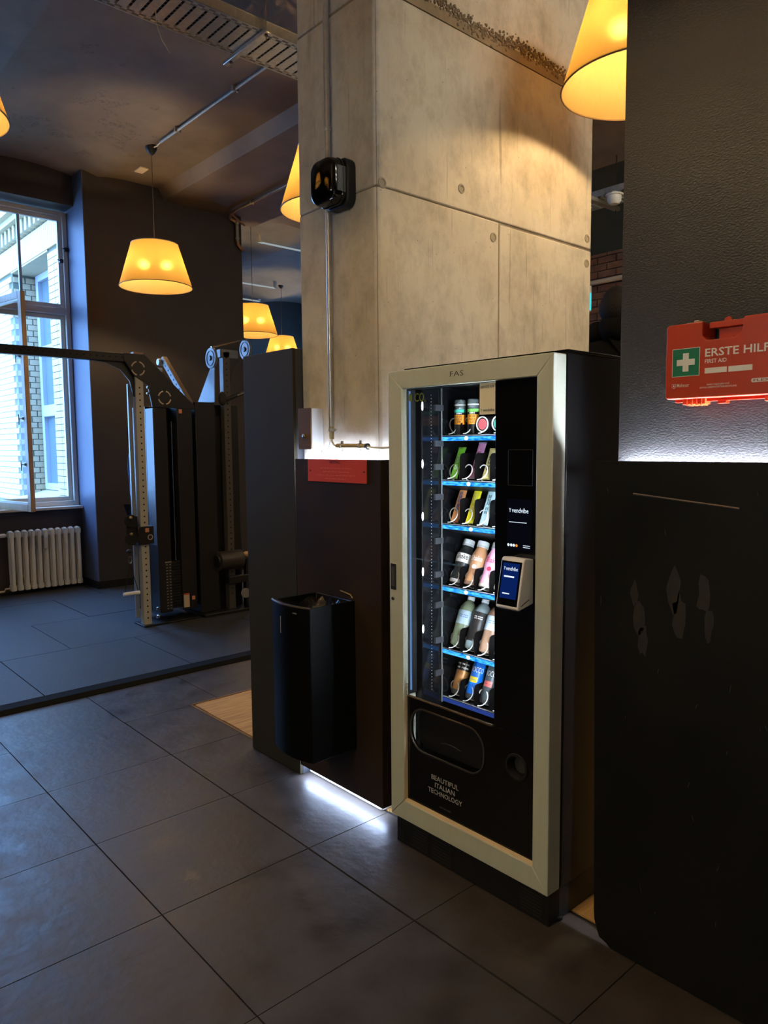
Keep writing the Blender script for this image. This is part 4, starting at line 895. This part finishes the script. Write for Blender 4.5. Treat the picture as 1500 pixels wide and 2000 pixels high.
# ================================================================== WINDOW
def windowset(n, ya, yb, full=True):
    w_ = struct('window_%d' % n, MB().box(-8.62, -8.52, ya, ya+.05, .93, 4.15).box(-8.62, -8.52, yb-.05, yb, .93, 4.15).box(-8.62, -8.52, ya+.05, yb-.05, 4.10, 4.15).box(-8.62, -8.52, ya+.05, yb-.05, .93, .985)
                .box(-8.62, -8.515, ya+.05, yb-.05, 3.045, 3.115), M_graypaint, None, .006)
    yc = (ya+yb)/2-.01
    obj('centre_post', MB().box(-8.62, -8.53, yc-.035, yc+.035, .985, 3.045), M_graypaint, w_, bev=.005)
    def sash(a, b_, z0, z1, x, nm='sash', t_=.045, mat=M_graypaint):
        s_ = obj(nm, MB().box(x-.03, x+.015, a, a+t_, z0, z1).box(x-.03, x+.015, b_-t_, b_, z0, z1).box(x-.03, x+.015, a+t_, b_-t_, z0, z0+t_).box(x-.03, x+.015, a+t_, b_-t_, z1-t_, z1), mat, w_, bev=.005)
        obj('pane', MB().box(x-.008, x-.003, a+t_, b_-t_, z0+t_, z1-t_), M_glass, s_, smooth=0); return s_
    sash(ya+.052, yb-.052, 3.117, 4.098, -8.56)
    obj('glazing_bar', MB().box(-8.585, -8.555, 2.445 if n == 1 else yc, (2.445 if n == 1 else yc)+.028, 3.16, 4.06), pm('bar_blue', (150, 165, 190), .4), w_)
    sash(yc+.037, yb-.052, .987, 3.043, -8.585)
    sash(ya+.052, yc-.037, .987, 3.043, -8.585)
    obj('window_sill', MB().box(-8.62, -8.40, ya, yb, .900, .930), M_graypaint, w_, bev=.006)
    for z, y in ((3.62, yb-.08), (3.75, yb-.025)):
        obj('window_catch', MB().box(-8.515, -8.490, y-.02, y+.02, z-.02, z+.02).tube([(-8.49, y, z), (-8.47, y-.05, z)], .006, 6), M_blackm, w_)
    return w_
w1 = windowset(1, 1.02, 2.95)
struct('window_2', MB().box(-12.3, -12.22, 10.45, 10.55, 1.4, 3.4).box(-11.08, -11.0, 10.45, 10.55, 1.4, 3.4).box(-12.22, -11.08, 10.45, 10.55, 1.4, 1.48).box(-12.22, -11.08, 10.45, 10.55, 3.32, 3.4).box(-11.68, -11.62, 10.45, 10.55, 1.48, 3.32), M_graypaint, None, .005)  # unseen window added to let daylight into the far room
# inner sash standing open into the room
sa = math.atan2(2.17-2.01, -7.5+8.5)                # leaf direction seen from above
Ms = Matrix.Translation((-8.5, 2.005, 0)) @ Matrix.Rotation(sa, 4, 'Z')
def leaf(u0, u1, z0, z1, d0=-.022, d1=.022): return MB().box(u0, u1, d0, d1, z0, z1)
q = leaf(0, .065, .962, 3.052); q.box(.945, 1.012, -.022, .022, .962, 3.052).box(.065, .945, -.022, .022, .962, 1.035).box(.065, .945, -.022, .022, 2.985, 3.052)
os_ = obj('open_sash', q.xf(Ms), M_pinewood, w1, bev=.004)
obj('pane', leaf(.065, .945, 1.035, 2.985, -.003, .003).xf(Ms), M_glass, os_, smooth=0)
obj('glazing_bead', leaf(.065, .945, 1.035, 1.052, -.020, .012).box(.065, .945, -.020, .012, 2.968, 2.985).xf(Ms), M_white, os_)
for z in (2.45, 1.86, 1.42):
    obj('window_handle', MB().box(.93, .952, -.030, -.022, z-.012, z+.012).tube([(.94, -.03, z), (.915, -.045, z), (.90, -.045, z-.03)], .004, 6).tube([(.90, -.045, z+.04), (.90, -.045, z-.06)], .004, 6).xf(Ms), M_blackm, os_)
# ---- radiator
rd = thing('radiator', 'white column radiator in the niche below the window', 'radiator', (-8.34, 2.5, .07))
n = 11
sec = MB().tube([(-8.385, 0, .075), (-8.395, 0, .40), (-8.385, 0, .70)], .019, 8).tube([(-8.305, 0, .075), (-8.30, 0, .40), (-8.305, 0, .70)], .021, 8)
for z in (.10, .665): sec.box(-8.39, -8.30, -.026, .026, z-.025, z+.025)
sec.sphere((-8.345, 0, .69), .045, 6, (1.15, .56, .5)).sphere((-8.345, 0, .085), .045, 6, (1.15, .56, .5))
sme = mesh('section', sec.shift((8.345, 0, -.07)), M_white, 60)
for k in range(n): inst('section', sme, (-8.345, 2.165+.0685*k, .07), rd)
obj('heat_meter', MB().box(-8.285, -8.262, 2.475, 2.515, .50, .63), pm('meter_grey', (200, 200, 196), .4), rd, bev=.004)
obj('valve', MB().lathe([(.018, 0), (.022, .02), (.022, .06), (.012, .075)], 12, (-8.345, 2.05, .665), 'y').tube([(-8.345, 1.2, .662), (-8.345, 2.05, .665)], .010, 8), M_white, rd)
obj('return_pipe', MB().tube([(-8.345, 2.14, .10), (-8.345, 2.09, .10), (-8.345, 2.08, .075), (-8.345, 1.2, .07)], .010, 8), pm('pipe_cream', (214, 204, 180), .5), rd)
obj('bracket', MB().box(-8.46, -8.37, 2.25, 2.28, .2, .23).box(-8.46, -8.37, 2.76, 2.79, .2, .23), M_white, rd)
# ================================================================== NEIGHBOURING BUILDING
nb = thing('building', 'white glazed-brick courtyard wing with a deep window niche outside the window', 'building', (-11, 3.4, 0))
YB = 3.31
obj('wall', MB().box(-19, -11.95, YB+.012, 4.3, -3, 4.17).box(-10.30, -8.80, YB+.012, 4.3, -3, 4.17).box(-19, -8.80, YB+.012, 4.3, 4.17, 4.75).box(-11.94, -10.31, 3.72, 4.3, -3, 4.17).box(-11.94, -10.31, YB+.1, 4.3, -3, .80), M_joint, nb)
bw = mesh('brick', MB().box(-.118, .118, -.012, .012, -.034, .034), M_glaze, 0)
for r_ in range(39):                                   # bricks of both piers that can be seen through the panes
    z = .82+.0765*r_*1.12
    for c_ in range(4):
        x = -12.075-.245*c_-(.12 if r_ % 2 else 0)
        inst('brick', bw, (x, YB, z), nb, scale=(1, 1, 1.12))
    for c_ in range(2):
        x = -10.175+.245*c_+(0 if r_ % 2 else -.0); inst('brick', bw, (x, YB, z), nb, scale=(1, 1, 1.12))
bl = MB()
for r_ in range(39):
    z = .82+.0765*r_*1.12
    for c_ in range(24): x = -13.06-.245*c_-(.12 if r_ % 2 else 0); bl.box(x-.118, x+.118, YB-.012, YB+.012, z-.038, z+.038)
    for c_ in range(2): bl.box(-11.955, -11.937, YB+.02+.17*c_+(.08 if r_ % 2 else 0), YB+.17+.17*c_+(.08 if r_ % 2 else 0), z-.038, z+.038)
    for c_ in range(4): x = -9.685+.245*c_; bl.box(x-.118, x+.118, YB-.012, YB+.012, z-.038, z+.038)
obj('far_bricks', bl, M_glaze, nb, smooth=0, kind='stuff')
so = mesh('soldier_brick', MB().box(-.036, .036, -.014, .014, -.17, .17), M_glaze, 0)
for k in range(74): inst('soldier_brick', so, (-14.55+.078*k, YB-.004, 4.345), nb)
obj('lintel_soffit', MB().box(-11.95, -10.30, YB-.01, 3.72, 4.15, 4.172), M_stone, nb)
cor = MB()
for k in range(34): cor.box(-14.9+.19*k, -14.9+.19*k+.085, YB-.10, YB+.01, 4.53, 4.72)
obj('corbel', cor, M_stone, nb, bev=.008, kind='stuff')
obj('cornice', MB().box(-19, -8.80, YB-.16, 4.3, 4.72, 4.80).box(-19, -8.80, YB-.24, 4.3, 4.80, 4.88).box(-19, -8.8, YB-.30, 4.3, 5.02, 5.16), M_stone, nb)
obj('parapet', MB().box(-19, -8.80, YB-.12, 4.3, 4.88, 5.02), M_glaze, nb)
obj('sill', MB().prism([(YB-.09, .78), (YB-.09, .84), (3.72, .96), (3.72, .78)], 'x', -11.98, -10.28), M_stone, nb)
wf = obj('window', MB().box(-11.90, -11.80, 3.62, 3.72, .95, 4.15).box(-10.45, -10.35, 3.62, 3.72, .95, 4.15).box(-11.80, -10.45, 3.62, 3.72, 4.05, 4.15).box(-11.80, -10.45, 3.62, 3.72, .95, 1.05).box(-11.80, -10.45, 3.60, 3.72, 2.05, 2.22).box(-11.80, -10.45, 3.62, 3.72, 3.02, 3.10).box(-11.16, -11.09, 3.64, 3.72, 1.05, 4.05), pm('far_frame', (182, 184, 196), .5), nb, bev=.01)
obj('pane', MB().box(-11.80, -10.45, 3.68, 3.69, 1.05, 4.05), pm('far_pane', (110, 124, 130), .08), wf)
gr = thing('courtyard_ground', 'grey courtyard ground far below the window', 'ground', (-12, 0, -3)); 
obj('paving', MB().box(-30, -8.79, -18, 3.3, -3.1, -3.0), M_stone, gr)

# ================================================================== CABLE MACHINES
def uprights(parent, y0, y1, x1, z0, z1, w_=.07, mat=M_gymgr, holes=(.10, 2.1, .052), nm='upright'):
    o = obj(nm, MB().box(x1-w_, x1, y0, y1, z0, z1), mat, parent, bev=.004)
    hm = MB(); z = holes[0]
    while z < holes[1]:
        hm.lathe([(.0075, -.002), (.0075, .0008)], 8, (x1, (y0+y1)/2, z), 'x'); z += holes[2]
    obj('pin_holes', hm, M_hole, o, kind='stuff'); return o
g1 = thing('cable_machine', 'black cable machine with a tall perforated upright and overhead beam near the window', 'gym machine', (-6.1, 2.85, .03))
XF = -6.03
up = uprights(g1, 2.593, 2.662, XF, .03, 2.17)
obj('foot_plate', MB().box(-6.20, -5.99, 2.575, 3.10, .0305, .045), M_gym, g1, bev=.003)
ov = obj('overhead_beam', MB().box(-6.10, XF, -1.2, 2.64, 2.283, 2.352), M_gym, g1, bev=.004)
hm = MB()
for k in range(46): hm.lathe([(.0075, -.002), (.0075, .0008)], 8, (XF, .2+.052*k, 2.318), 'x')
obj('pin_holes', hm, M_hole, ov, kind='stuff')
obj('beam_cap', MB().box(-6.09, XF+.002, 2.585, 2.672, 2.353, 2.372), pm('cap_tan', (176, 140, 112), .5), g1, bev=.002)
obj('top_plate', MB().prism([(2.50, 2.30), (2.585, 2.17), (2.70, 2.10), (2.735, 1.92), (3.127, 1.905), (3.127, 1.94), (2.68, 2.355), (2.50, 2.355)], 'x', -6.045, XF+.004), M_gym, g1, bev=.003)
obj('gusset', MB().prism([(2.22, 2.283), (2.60, 2.283), (2.60, 2.0), (2.585, 2.0), (2.555, 2.13), (2.48, 2.22), (2.36, 2.268)], 'x', -6.07, -6.055), M_gym, g1)
for y, z in ((2.618, 2.235), (2.846, 2.0)):
    for a in range(4):
        obj('ring_segment', MB().tube([(XF+.006, y+.056*math.cos(R(90*a+14+62*k/6)), z+.056*math.sin(R(90*a+14+62*k/6))) for k in range(7)], .006, 6), pm('ring_pale', (224, 200, 176), .4), g1)
    obj('ring_hub', MB().lathe([(.05, 0), (.05, .006)], 20, (XF, y, z), 'x'), M_blackm, g1)
obj('guide_rail', MB().box(-6.13, -6.105, 2.556, 2.590, .10, 2.11), pm('rail_grey', (150, 155, 160), .35, metal=.3), g1, bev=.002)
obj('shroud', MB().box(-6.20, XF, 2.742, 2.86, .12, 1.91).box(-6.20, XF, 2.955, 3.10, .12, 1.93).box(-6.48, -6.20, 2.742, 3.10, .12, 1.93).box(-6.20, -6.19, 2.86, 2.955, .12, 1.9), M_gymdk, g1, bev=.004)
obj('lit_edge', MB().box(-6.185, -6.04, 2.7385, 2.7415, .72, 1.908), pm('lit_edge_grey', (96, 100, 108), .35), g1)  # daylight on the shroud's side, put in as a paler strip
for y in (2.885, 2.935): obj('guide_rod', MB().tube([(-6.10, y, .14), (-6.10, y, 1.80)], .008, 8), M_chrome, g1)
ws = MB()
for k in range(17): ws.box(-6.15, -6.045, 2.866, 2.952, .145+.025*k, .145+.025*k+.021)
obj('weight_plate', ws, M_gym, g1, smooth=0, kind='stuff')
ticks = MB()
for k in range(16):
    for y in (2.815, 2.845): ticks.box(XF, XF+.001, y-.008, y+.008, .15+.026*k, .157+.026*k)
ticks.box(XF, XF+.001, 2.80, 2.86, .562, .572)
obj('weight_scale', ticks, pm('tick_grey', (150, 146, 138), .5), g1, smooth=0, kind='stuff')
obj('notice_label', MB().box(XF, XF+.0012, 2.965, 3.02, .14, .265), pm('label_cream', (196, 180, 150), .5), g1)
obj('notice_heading', MB().box(XF+.0012, XF+.0018, 2.965, 3.02, .252, .265), pm('label_red', (190, 70, 40), .5), g1)
for y, z in ((3.045, .20), (2.975, 1.87)): obj('warning_label', MB().box(XF, XF+.0012, y, y+.03, z, z+.035), pm('label_salmon', (206, 140, 110), .5), g1)
for z in (.17, .10): obj('bolt', MB().lathe([(.016, 0), (.016, .02), (.008, .03)], 8, (XF, 2.715, z), 'x'), M_chrome, g1)
obj('top_bolt', MB().lathe([(.014, 0), (.014, .02), (.006, .03)], 8, (XF, 2.70, 2.08), 'x').lathe([(.012, 0), (.012, .02)], 8, (XF, 2.695, 2.03), 'x'), M_chrome, g1)
tg = obj('trolley', MB().box(-6.12, XF+.02, 2.560, 2.700, .745, .90), M_gym, g1, bev=.006)
obj('trolley_label', MB().box(XF+.0205, XF+.0212, 2.622, 2.655, .85, .885), pm('label_salmon', (206, 140, 110), .5), tg)
obj('trolley_badge', MB().tube([(XF+.021, 2.664+.02*math.cos(R(20*i)), .805+.02*math.sin(R(20*i))) for i in range(18)], .005, 5, True), pm('badge_silver', (150, 146, 140), .4), tg)
for z in (.955, .80): obj('pulley', MB().lathe([(.052, -.012), (.044, 0), (.052, .012)], 20, (-6.03, 2.508, z), 'x').lathe([(.012, -.02), (.012, .022)], 10, (-6.03, 2.508, z), 'x'), M_blackm, tg)
obj('pulley_bracket', MB().box(-6.045, -6.04, 2.47, 2.57, .77, .99), M_gym, tg, bev=.002)
for z in (.985, .845): obj('pulley_bolt', MB().lathe([(.012, 0), (.014, .012), (.006, .02)], 8, (-6.02, 2.50, z), 'x'), M_brass, tg)
hd = thing('pull_handle', 'cable handle with a white grip hanging from the trolley near the floor', 'handle', (-6.02, 2.47, .62))
obj('stopper', MB().sphere((-6.02, 2.478, .70), .022, 7, (1, 1, .8)), M_rubber, hd)
obj('cable', MB().tube([(-6.02, 2.478, .76), (-6.02, 2.478, .66)], .003, 6), M_blackm, hd)
obj('carabiner', MB().tube([(-6.02, 2.482+.014*math.cos(R(20*i)), .625+.032*math.sin(R(20*i))) for i in range(18)], .0045, 6, True), M_chrome, hd)
obj('strap', MB().tube([(-6.02, 2.482, .595), (-6.02, 2.425, .345)], .003, 5).tube([(-6.02, 2.482, .595), (-6.02, 2.545, .345)], .003, 5), M_blackm, hd)
obj('grip', MB().tube([(-6.02, 2.415, .338), (-6.02, 2.555, .338)], .016, 10), M_white, hd)
# second tower
g2 = thing('cable_machine', 'second cable machine with big pulley discs and a padded roller, beside the tall cabinet', 'gym machine', (-6.1, 3.35, .03))
u2 = uprights(g2, 3.425, 3.495, XF, .045, 2.44, holes=(.2, 2.42, .052), mat=pm('gym_upright_dark', (70, 66, 60), .42))
obj('shroud', MB().box(-6.36, XF, 3.134, 3.325, .06, 1.975), M_gymdk, g2, bev=.004)
obj('shroud_back', MB().box(-6.36, -6.12, 3.326, 3.62, .06, 1.96), M_gymdk, g2, bev=.004)
obj('brace_plate', MB().prism([(-6.33, 1.976), (-6.00, 1.976), (-5.985, 2.30), (-6.05, 2.30)], 'y', 3.312, 3.322), pm('brace_grey', (88, 92, 100), .35), g2, bev=.002)
for y, z in ((3.318, 2.372), (3.675, 2.478)):
    pd = obj('pulley_disc', MB().lathe([(.093, -.012), (.088, -.006), (.088, .006), (.093, .012)], 28, (-6.045, y, z), 'y'), pm('disc_grey', (110, 114, 122), .35), g2, bev=.001)
    obj('disc_ring', MB().tube([(-6.045+.066*math.cos(R(15*i)), y-.0135, z+.066*math.sin(R(15*i))) for i in range(24)], .004, 5, True), M_gym, pd)
    obj('disc_hub', MB().lathe([(.02, -.024), (.024, -.016), (.02, .016)], 10, (-6.045, y, z), 'y'), M_gym, pd)
obj('top_arm', MB().box(-6.10, XF, 3.40, 3.585, 2.385, 2.46), pm('disc_grey', (110, 114, 122), .35), g2, bev=.004)
obj('arm_gusset', MB().prism([(3.495, 2.385), (3.60, 2.40), (3.60, 2.36), (3.545, 2.30), (3.51, 2.2), (3.495, 2.08)], 'x', -6.09, XF-.01), M_gym, g2)
obj('link_rod', MB().tube([(-6.045, 3.318, 2.470), (-6.045, 3.675, 2.575)], .010, 8), M_chrome, g2)
obj('side_bolt', MB().lathe([(.016, 0), (.016, .05)], 10, (-6.045, 3.69, 2.478), 'y').lathe([(.02, .02), (.02, .03)], 10, (-6.045, 3.69, 2.478), 'y'), M_brass, g2)
obj('diagonal_arm', MB().prism([(-6.60, 2.395), (-6.53, 2.32), (-6.08, 1.91), (-6.055, 1.93), (-6.055, 1.975), (-6.55, 2.42)], 'y', 3.085, 3.13), pm('arm_tan', (110, 92, 74), .45), g2, bev=.003)
hm = MB()
for k in range(9): hm.lathe([(.009, -.0008), (.009, .002)], 8, (-6.49+.052*k, 3.085, 2.325-.0455*k), 'y')
obj('pin_holes', hm, M_hole, g2, kind='stuff')
obj('arm_end', MB().lathe([(.03, 0), (.034, .02), (.03, .05)], 12, (-6.60, 3.06, 2.37), 'y').lathe([(.022, 0), (.022, .06)], 12, (-6.63, 3.05, 2.30), 'y'), M_white, g2)
obj('catch_lever', MB().tube([(-5.99, 3.38, 1.99), (-5.985, 3.50, 2.03), (-5.985, 3.64, 2.085)], .017, 8).sphere((-5.99, 3.385, 2.01), .05, 7, (.5, .8, 1.3)), M_rubber, g2)
obj('lever_print', MB().tube([(-5.967, 3.53, 2.043), (-5.967, 3.625, 2.08)], .006, 6), pm('grip_grey', (130, 126, 120), .6), g2)
obj('roller_pad', MB().lathe([(.06, 0), (.085, .008), (.088, .02), (.088, .23), (.085, .242), (.06, .25)], 28, (-6.0, 3.295, .525), 'y'), pm('pad_black', (52, 46, 40), .45), g2)
obj('pad_cap', MB().lathe([(.055, -.012), (.06, .0)], 20, (-6.0, 3.295, .525), 'y').lathe([(.02, .25), (.02, .34)], 10, (-6.0, 3.295, .525), 'y'), M_blackm, g2)
obj('pad_knob', MB().sphere((-6.0, 3.60, .56), .028, 7, (1, 1.5, 1)), pm('knob_tan', (200, 160, 110), .4), g2)
obj('low_frame', MB().box(-6.05, -5.98, 3.40, 3.68, .30, .37).box(-6.04, -5.99, 3.59, 3.645, .37, .52).box(-6.04, -5.98, 3.58, 3.62, .06, .30).box(-6.04, -5.98, 3.66, 3.70, .06, .30), M_gym, g2, bev=.004)
obj('low_pulley', MB().lathe([(.045, 0), (.036, .01), (.045, .02)], 18, (-5.97, 3.56, .20), 'x').lathe([(.045, 0), (.036, .01), (.045, .02)], 18, (-5.97, 3.66, .17), 'x'), pm('pulley_grey', (120, 114, 108), .4), g2)
obj('foot_plate', MB().box(-6.36, -5.95, 3.13, 3.74, .0305, .058), M_gym, g2, bev=.004)

# ================================================================== PEOPLE
def skin_obj(name, nodes, edges, mat, parent, root=0, sub=2, label=None):
    me = bpy.data.meshes.new(name); me.from_pydata([n_[:3] for n_ in nodes], edges, []); me.materials.append(mat)
    o = bpy.data.objects.new(name, me); COL.objects.link(o); o.parent = parent
    bpy.context.view_layer.objects.active = o
    md = o.modifiers.new('skin', 'SKIN'); md.use_smooth_shade = True
    if not me.skin_vertices: me.attributes.new('skin', 'FLOAT', 'POINT')
    for i, n_ in enumerate(nodes):
        sv = me.skin_vertices[0].data[i]; rr_ = n_[3] if len(n_) == 4 else None
        sv.radius = (n_[3], n_[4] if len(n_) > 4 else n_[3]); sv.use_root = (i == root)
    s_ = o.modifiers.new('sub', 'SUBSURF'); s_.levels = sub; s_.render_levels = sub
    if label: o['label'] = label
    return o
def person(label, loc, rz, shirt, trousers, hairmat, H=1.74, arms=None, long_hair=False, jacket=True):
    r = thing('person', label, 'person', loc, (0, 0, rz))
    k = H/1.74
    N_ = []; E_ = []
    def ad(p, rad, prev=None):
        N_.append((p[0]*k, p[1]*k, p[2]*k, rad*k)); i = len(N_)-1
        if prev is not None: E_.append((prev, i))
        return i
    pel = ad((0, 0, .93), .125); wa = ad((0, .0, 1.08), .115, pel); ch = ad((0, .01, 1.30), .135, wa); nk0 = ad((0, .015, 1.45), .065, ch); nk = ad((0, .0, 1.52), .052, nk0)
    jaw = ad((0, -.022, 1.585), .062, nk); head = ad((0, -.008, 1.645), .082, jaw); ad((0, .002, 1.705), .060, head)
    hands = []
    for sd, (el, wr) in zip((-1, 1), arms):
        sh = ad((sd*.175, .015, 1.405), .058, ch); e = ad(el, .044, sh); w_ = ad(wr, .028, e)
        d = (Vector(wr)-Vector(el)).normalized(); side = d.cross(Vector((0, 1, 0.01))).normalized(); up_ = side.cross(d)
        pm_ = ad(Vector(wr)+d*.055, .034, w_)
        for f in range(4):
            b0 = Vector(wr)+d*.095+side*(-.027+.018*f); ln_ = (.062, .074, .078, .066)[f]
            a = ad(b0, .0095, pm_); b1 = ad(b0+d*ln_*.55+up_*.008, .0085, a); ad(b0+d*ln_*.85+up_*.03, .0075, b1)
        t0 = ad(Vector(wr)+d*.045+side*.036, .011, pm_); ad(Vector(wr)+d*.085+side*.054+up_*.01, .009, t0)
    kn = []
    for sd in (-1, 1):
        hp = ad((sd*.095, 0, .88), .09, pel); kk = ad((sd*.105, -.012, .49), .058, hp); an = ad((sd*.11, .015, .09), .038, kk)
        ad((sd*.115, -.10, .035), .034, an)
    skin_obj('body', N_, E_, M_skin, r)
    # clothes
    sn = [(0, 0, .90*k, .152*k), (0, 0, 1.08*k, .142*k), (0, .01*k, 1.30*k, .158*k), (0, .015*k, 1.445*k, .085*k), (0, .008*k, 1.47*k, .072*k)]; se = [(0, 1), (1, 2), (2, 3), (3, 4)]
    for sd, (el, wr) in zip((-1, 1), arms):
        i = len(sn); el = Vector(el)*k; wr = Vector(wr)*k
        sn += [(sd*.182*k, .015*k, 1.41*k, .072*k), (*el, .060*k), (*(el.lerp(wr, .85)), .045*k)]; se += [(2, i), (i, i+1), (i+1, i+2)]
    if jacket: sn += [(0, .05*k, 1.52*k, .115*k), (-.11*k, .03*k, 1.50*k, .085*k), (.11*k, .03*k, 1.50*k, .085*k)]; se += [(4, 5), (5, 6), (5, 7)]
    skin_obj('jacket' if jacket else 'shirt', sn, se, shirt, r)
    tn_ = [(0, 0, .95*k, .142*k)]; te = []
    for sd in (-1, 1):
        i = len(tn_); tn_ += [(sd*.098*k, 0, .86*k, .105*k), (sd*.106*k, -.012*k, .49*k, .076*k), (sd*.111*k, .015*k, .13*k, .056*k)]; te += [(0, i), (i, i+1), (i+1, i+2)]
    skin_obj('trousers', tn_, te, trousers, r)
    for sd in (-1, 1):
        obj('sock', MB().lathe([(.046*k, .08*k), (.05*k, .13*k), (.045*k, .19*k)], 14, (sd*.11*k, .015*k, 0)), M_white, r, local=True)
        sm = MB()
        for (y, hw, z1) in ((.055, .03, .075), (.045, .040, .085), (.0, .044, .095), (-.07, .048, .07), (-.13, .046, .05), (-.17, .034, .04), (-.185, .012, .03)):
            for a in range(12):
                t = 2*math.pi*a/12; sm.v.append((sd*.112*k+hw*math.cos(t)*k, y*k, max(0, z1*.5+z1*.5*math.sin(t))*k))
        sm.f = [(i*12+a, i*12+(a+1) % 12, i*12+12+(a+1) % 12, i*12+12+a) for i in range(6) for a in range(12)]+[tuple(range(12)), tuple(range(72, 84))]
        obj('shoe', sm, M_rubber, r, local=True, smooth=60)
    hm_ = MB().sphere((0, .015*k, 1.672*k), .098*k, 12, (.93, 1.05, 1.0))
    hm_.v = [(x, y if y > -.055*k or z > 1.70*k else -.055*k, max(z, (1.60 if y > .0 else 1.66)*k)) for x, y, z in hm_.v]
    if long_hair: hm_.sphere((0, .085*k, 1.63*k), .085*k, 9, (1.05, .75, 1.1))
    obj('hair', hm_, hairmat, r, local=True, smooth=80)
    obj('eye', MB().sphere((-.031*k, -.092*k, 1.648*k), .011*k, 6).sphere((.031*k, -.092*k, 1.648*k), .011*k, 6), M_whitep, r, local=True)
    obj('nose', MB().prism([(-.088*k, 1.655*k), (-.118*k, 1.612*k), (-.088*k, 1.606*k)], 'x', -.011*k, .011*k), M_skin, r, local=True, bev=.004)
    obj('mouth', MB().sphere((0, -.086*k, 1.582*k), .02*k, 6, (1.1, .35, .3)), pm('lips', (160, 90, 84), .5), r, local=True)
    obj('ear', MB().sphere((-.086*k, .0, 1.64*k), .026*k, 6, (.35, .7, 1)).sphere((.086*k, .0, 1.64*k), .026*k, 6, (.35, .7, 1)), M_skin, r, local=True)
    return r
person('person in a blue long-sleeved shirt and dark trousers, mostly hidden behind the perforated upright', (-6.81, 2.99, .031), R(140), M_denim, M_navy, M_hair, 1.84,
       arms=[((-.25, -.01, 1.13), (-.27, -.09, .89)), ((.25, -.01, 1.13), (.27, -.10, .89))], jacket=False)
person('person with dark hair in a black jacket seen from behind between pillar and black wall', (-2.40, 4.03, .735), R(195), M_blackcloth, M_blackcloth, M_hair, 1.74,
       arms=[((-.25, -.02, 1.13), (-.22, -.20, .95)), ((.25, -.02, 1.13), (.22, -.20, .95))], long_hair=True)
ps = thing('stair_platform', 'dark stepped training platform under the person with dark hair', 'platform', (-2.42, 4.1, 0))
for k in range(4): obj('step', MB().box(-2.8, -2.05, 3.68, 4.32+.28*k, .18125*(3-k)+.002, .18125*(4-k)-.001), M_gym, ps, bev=.006)
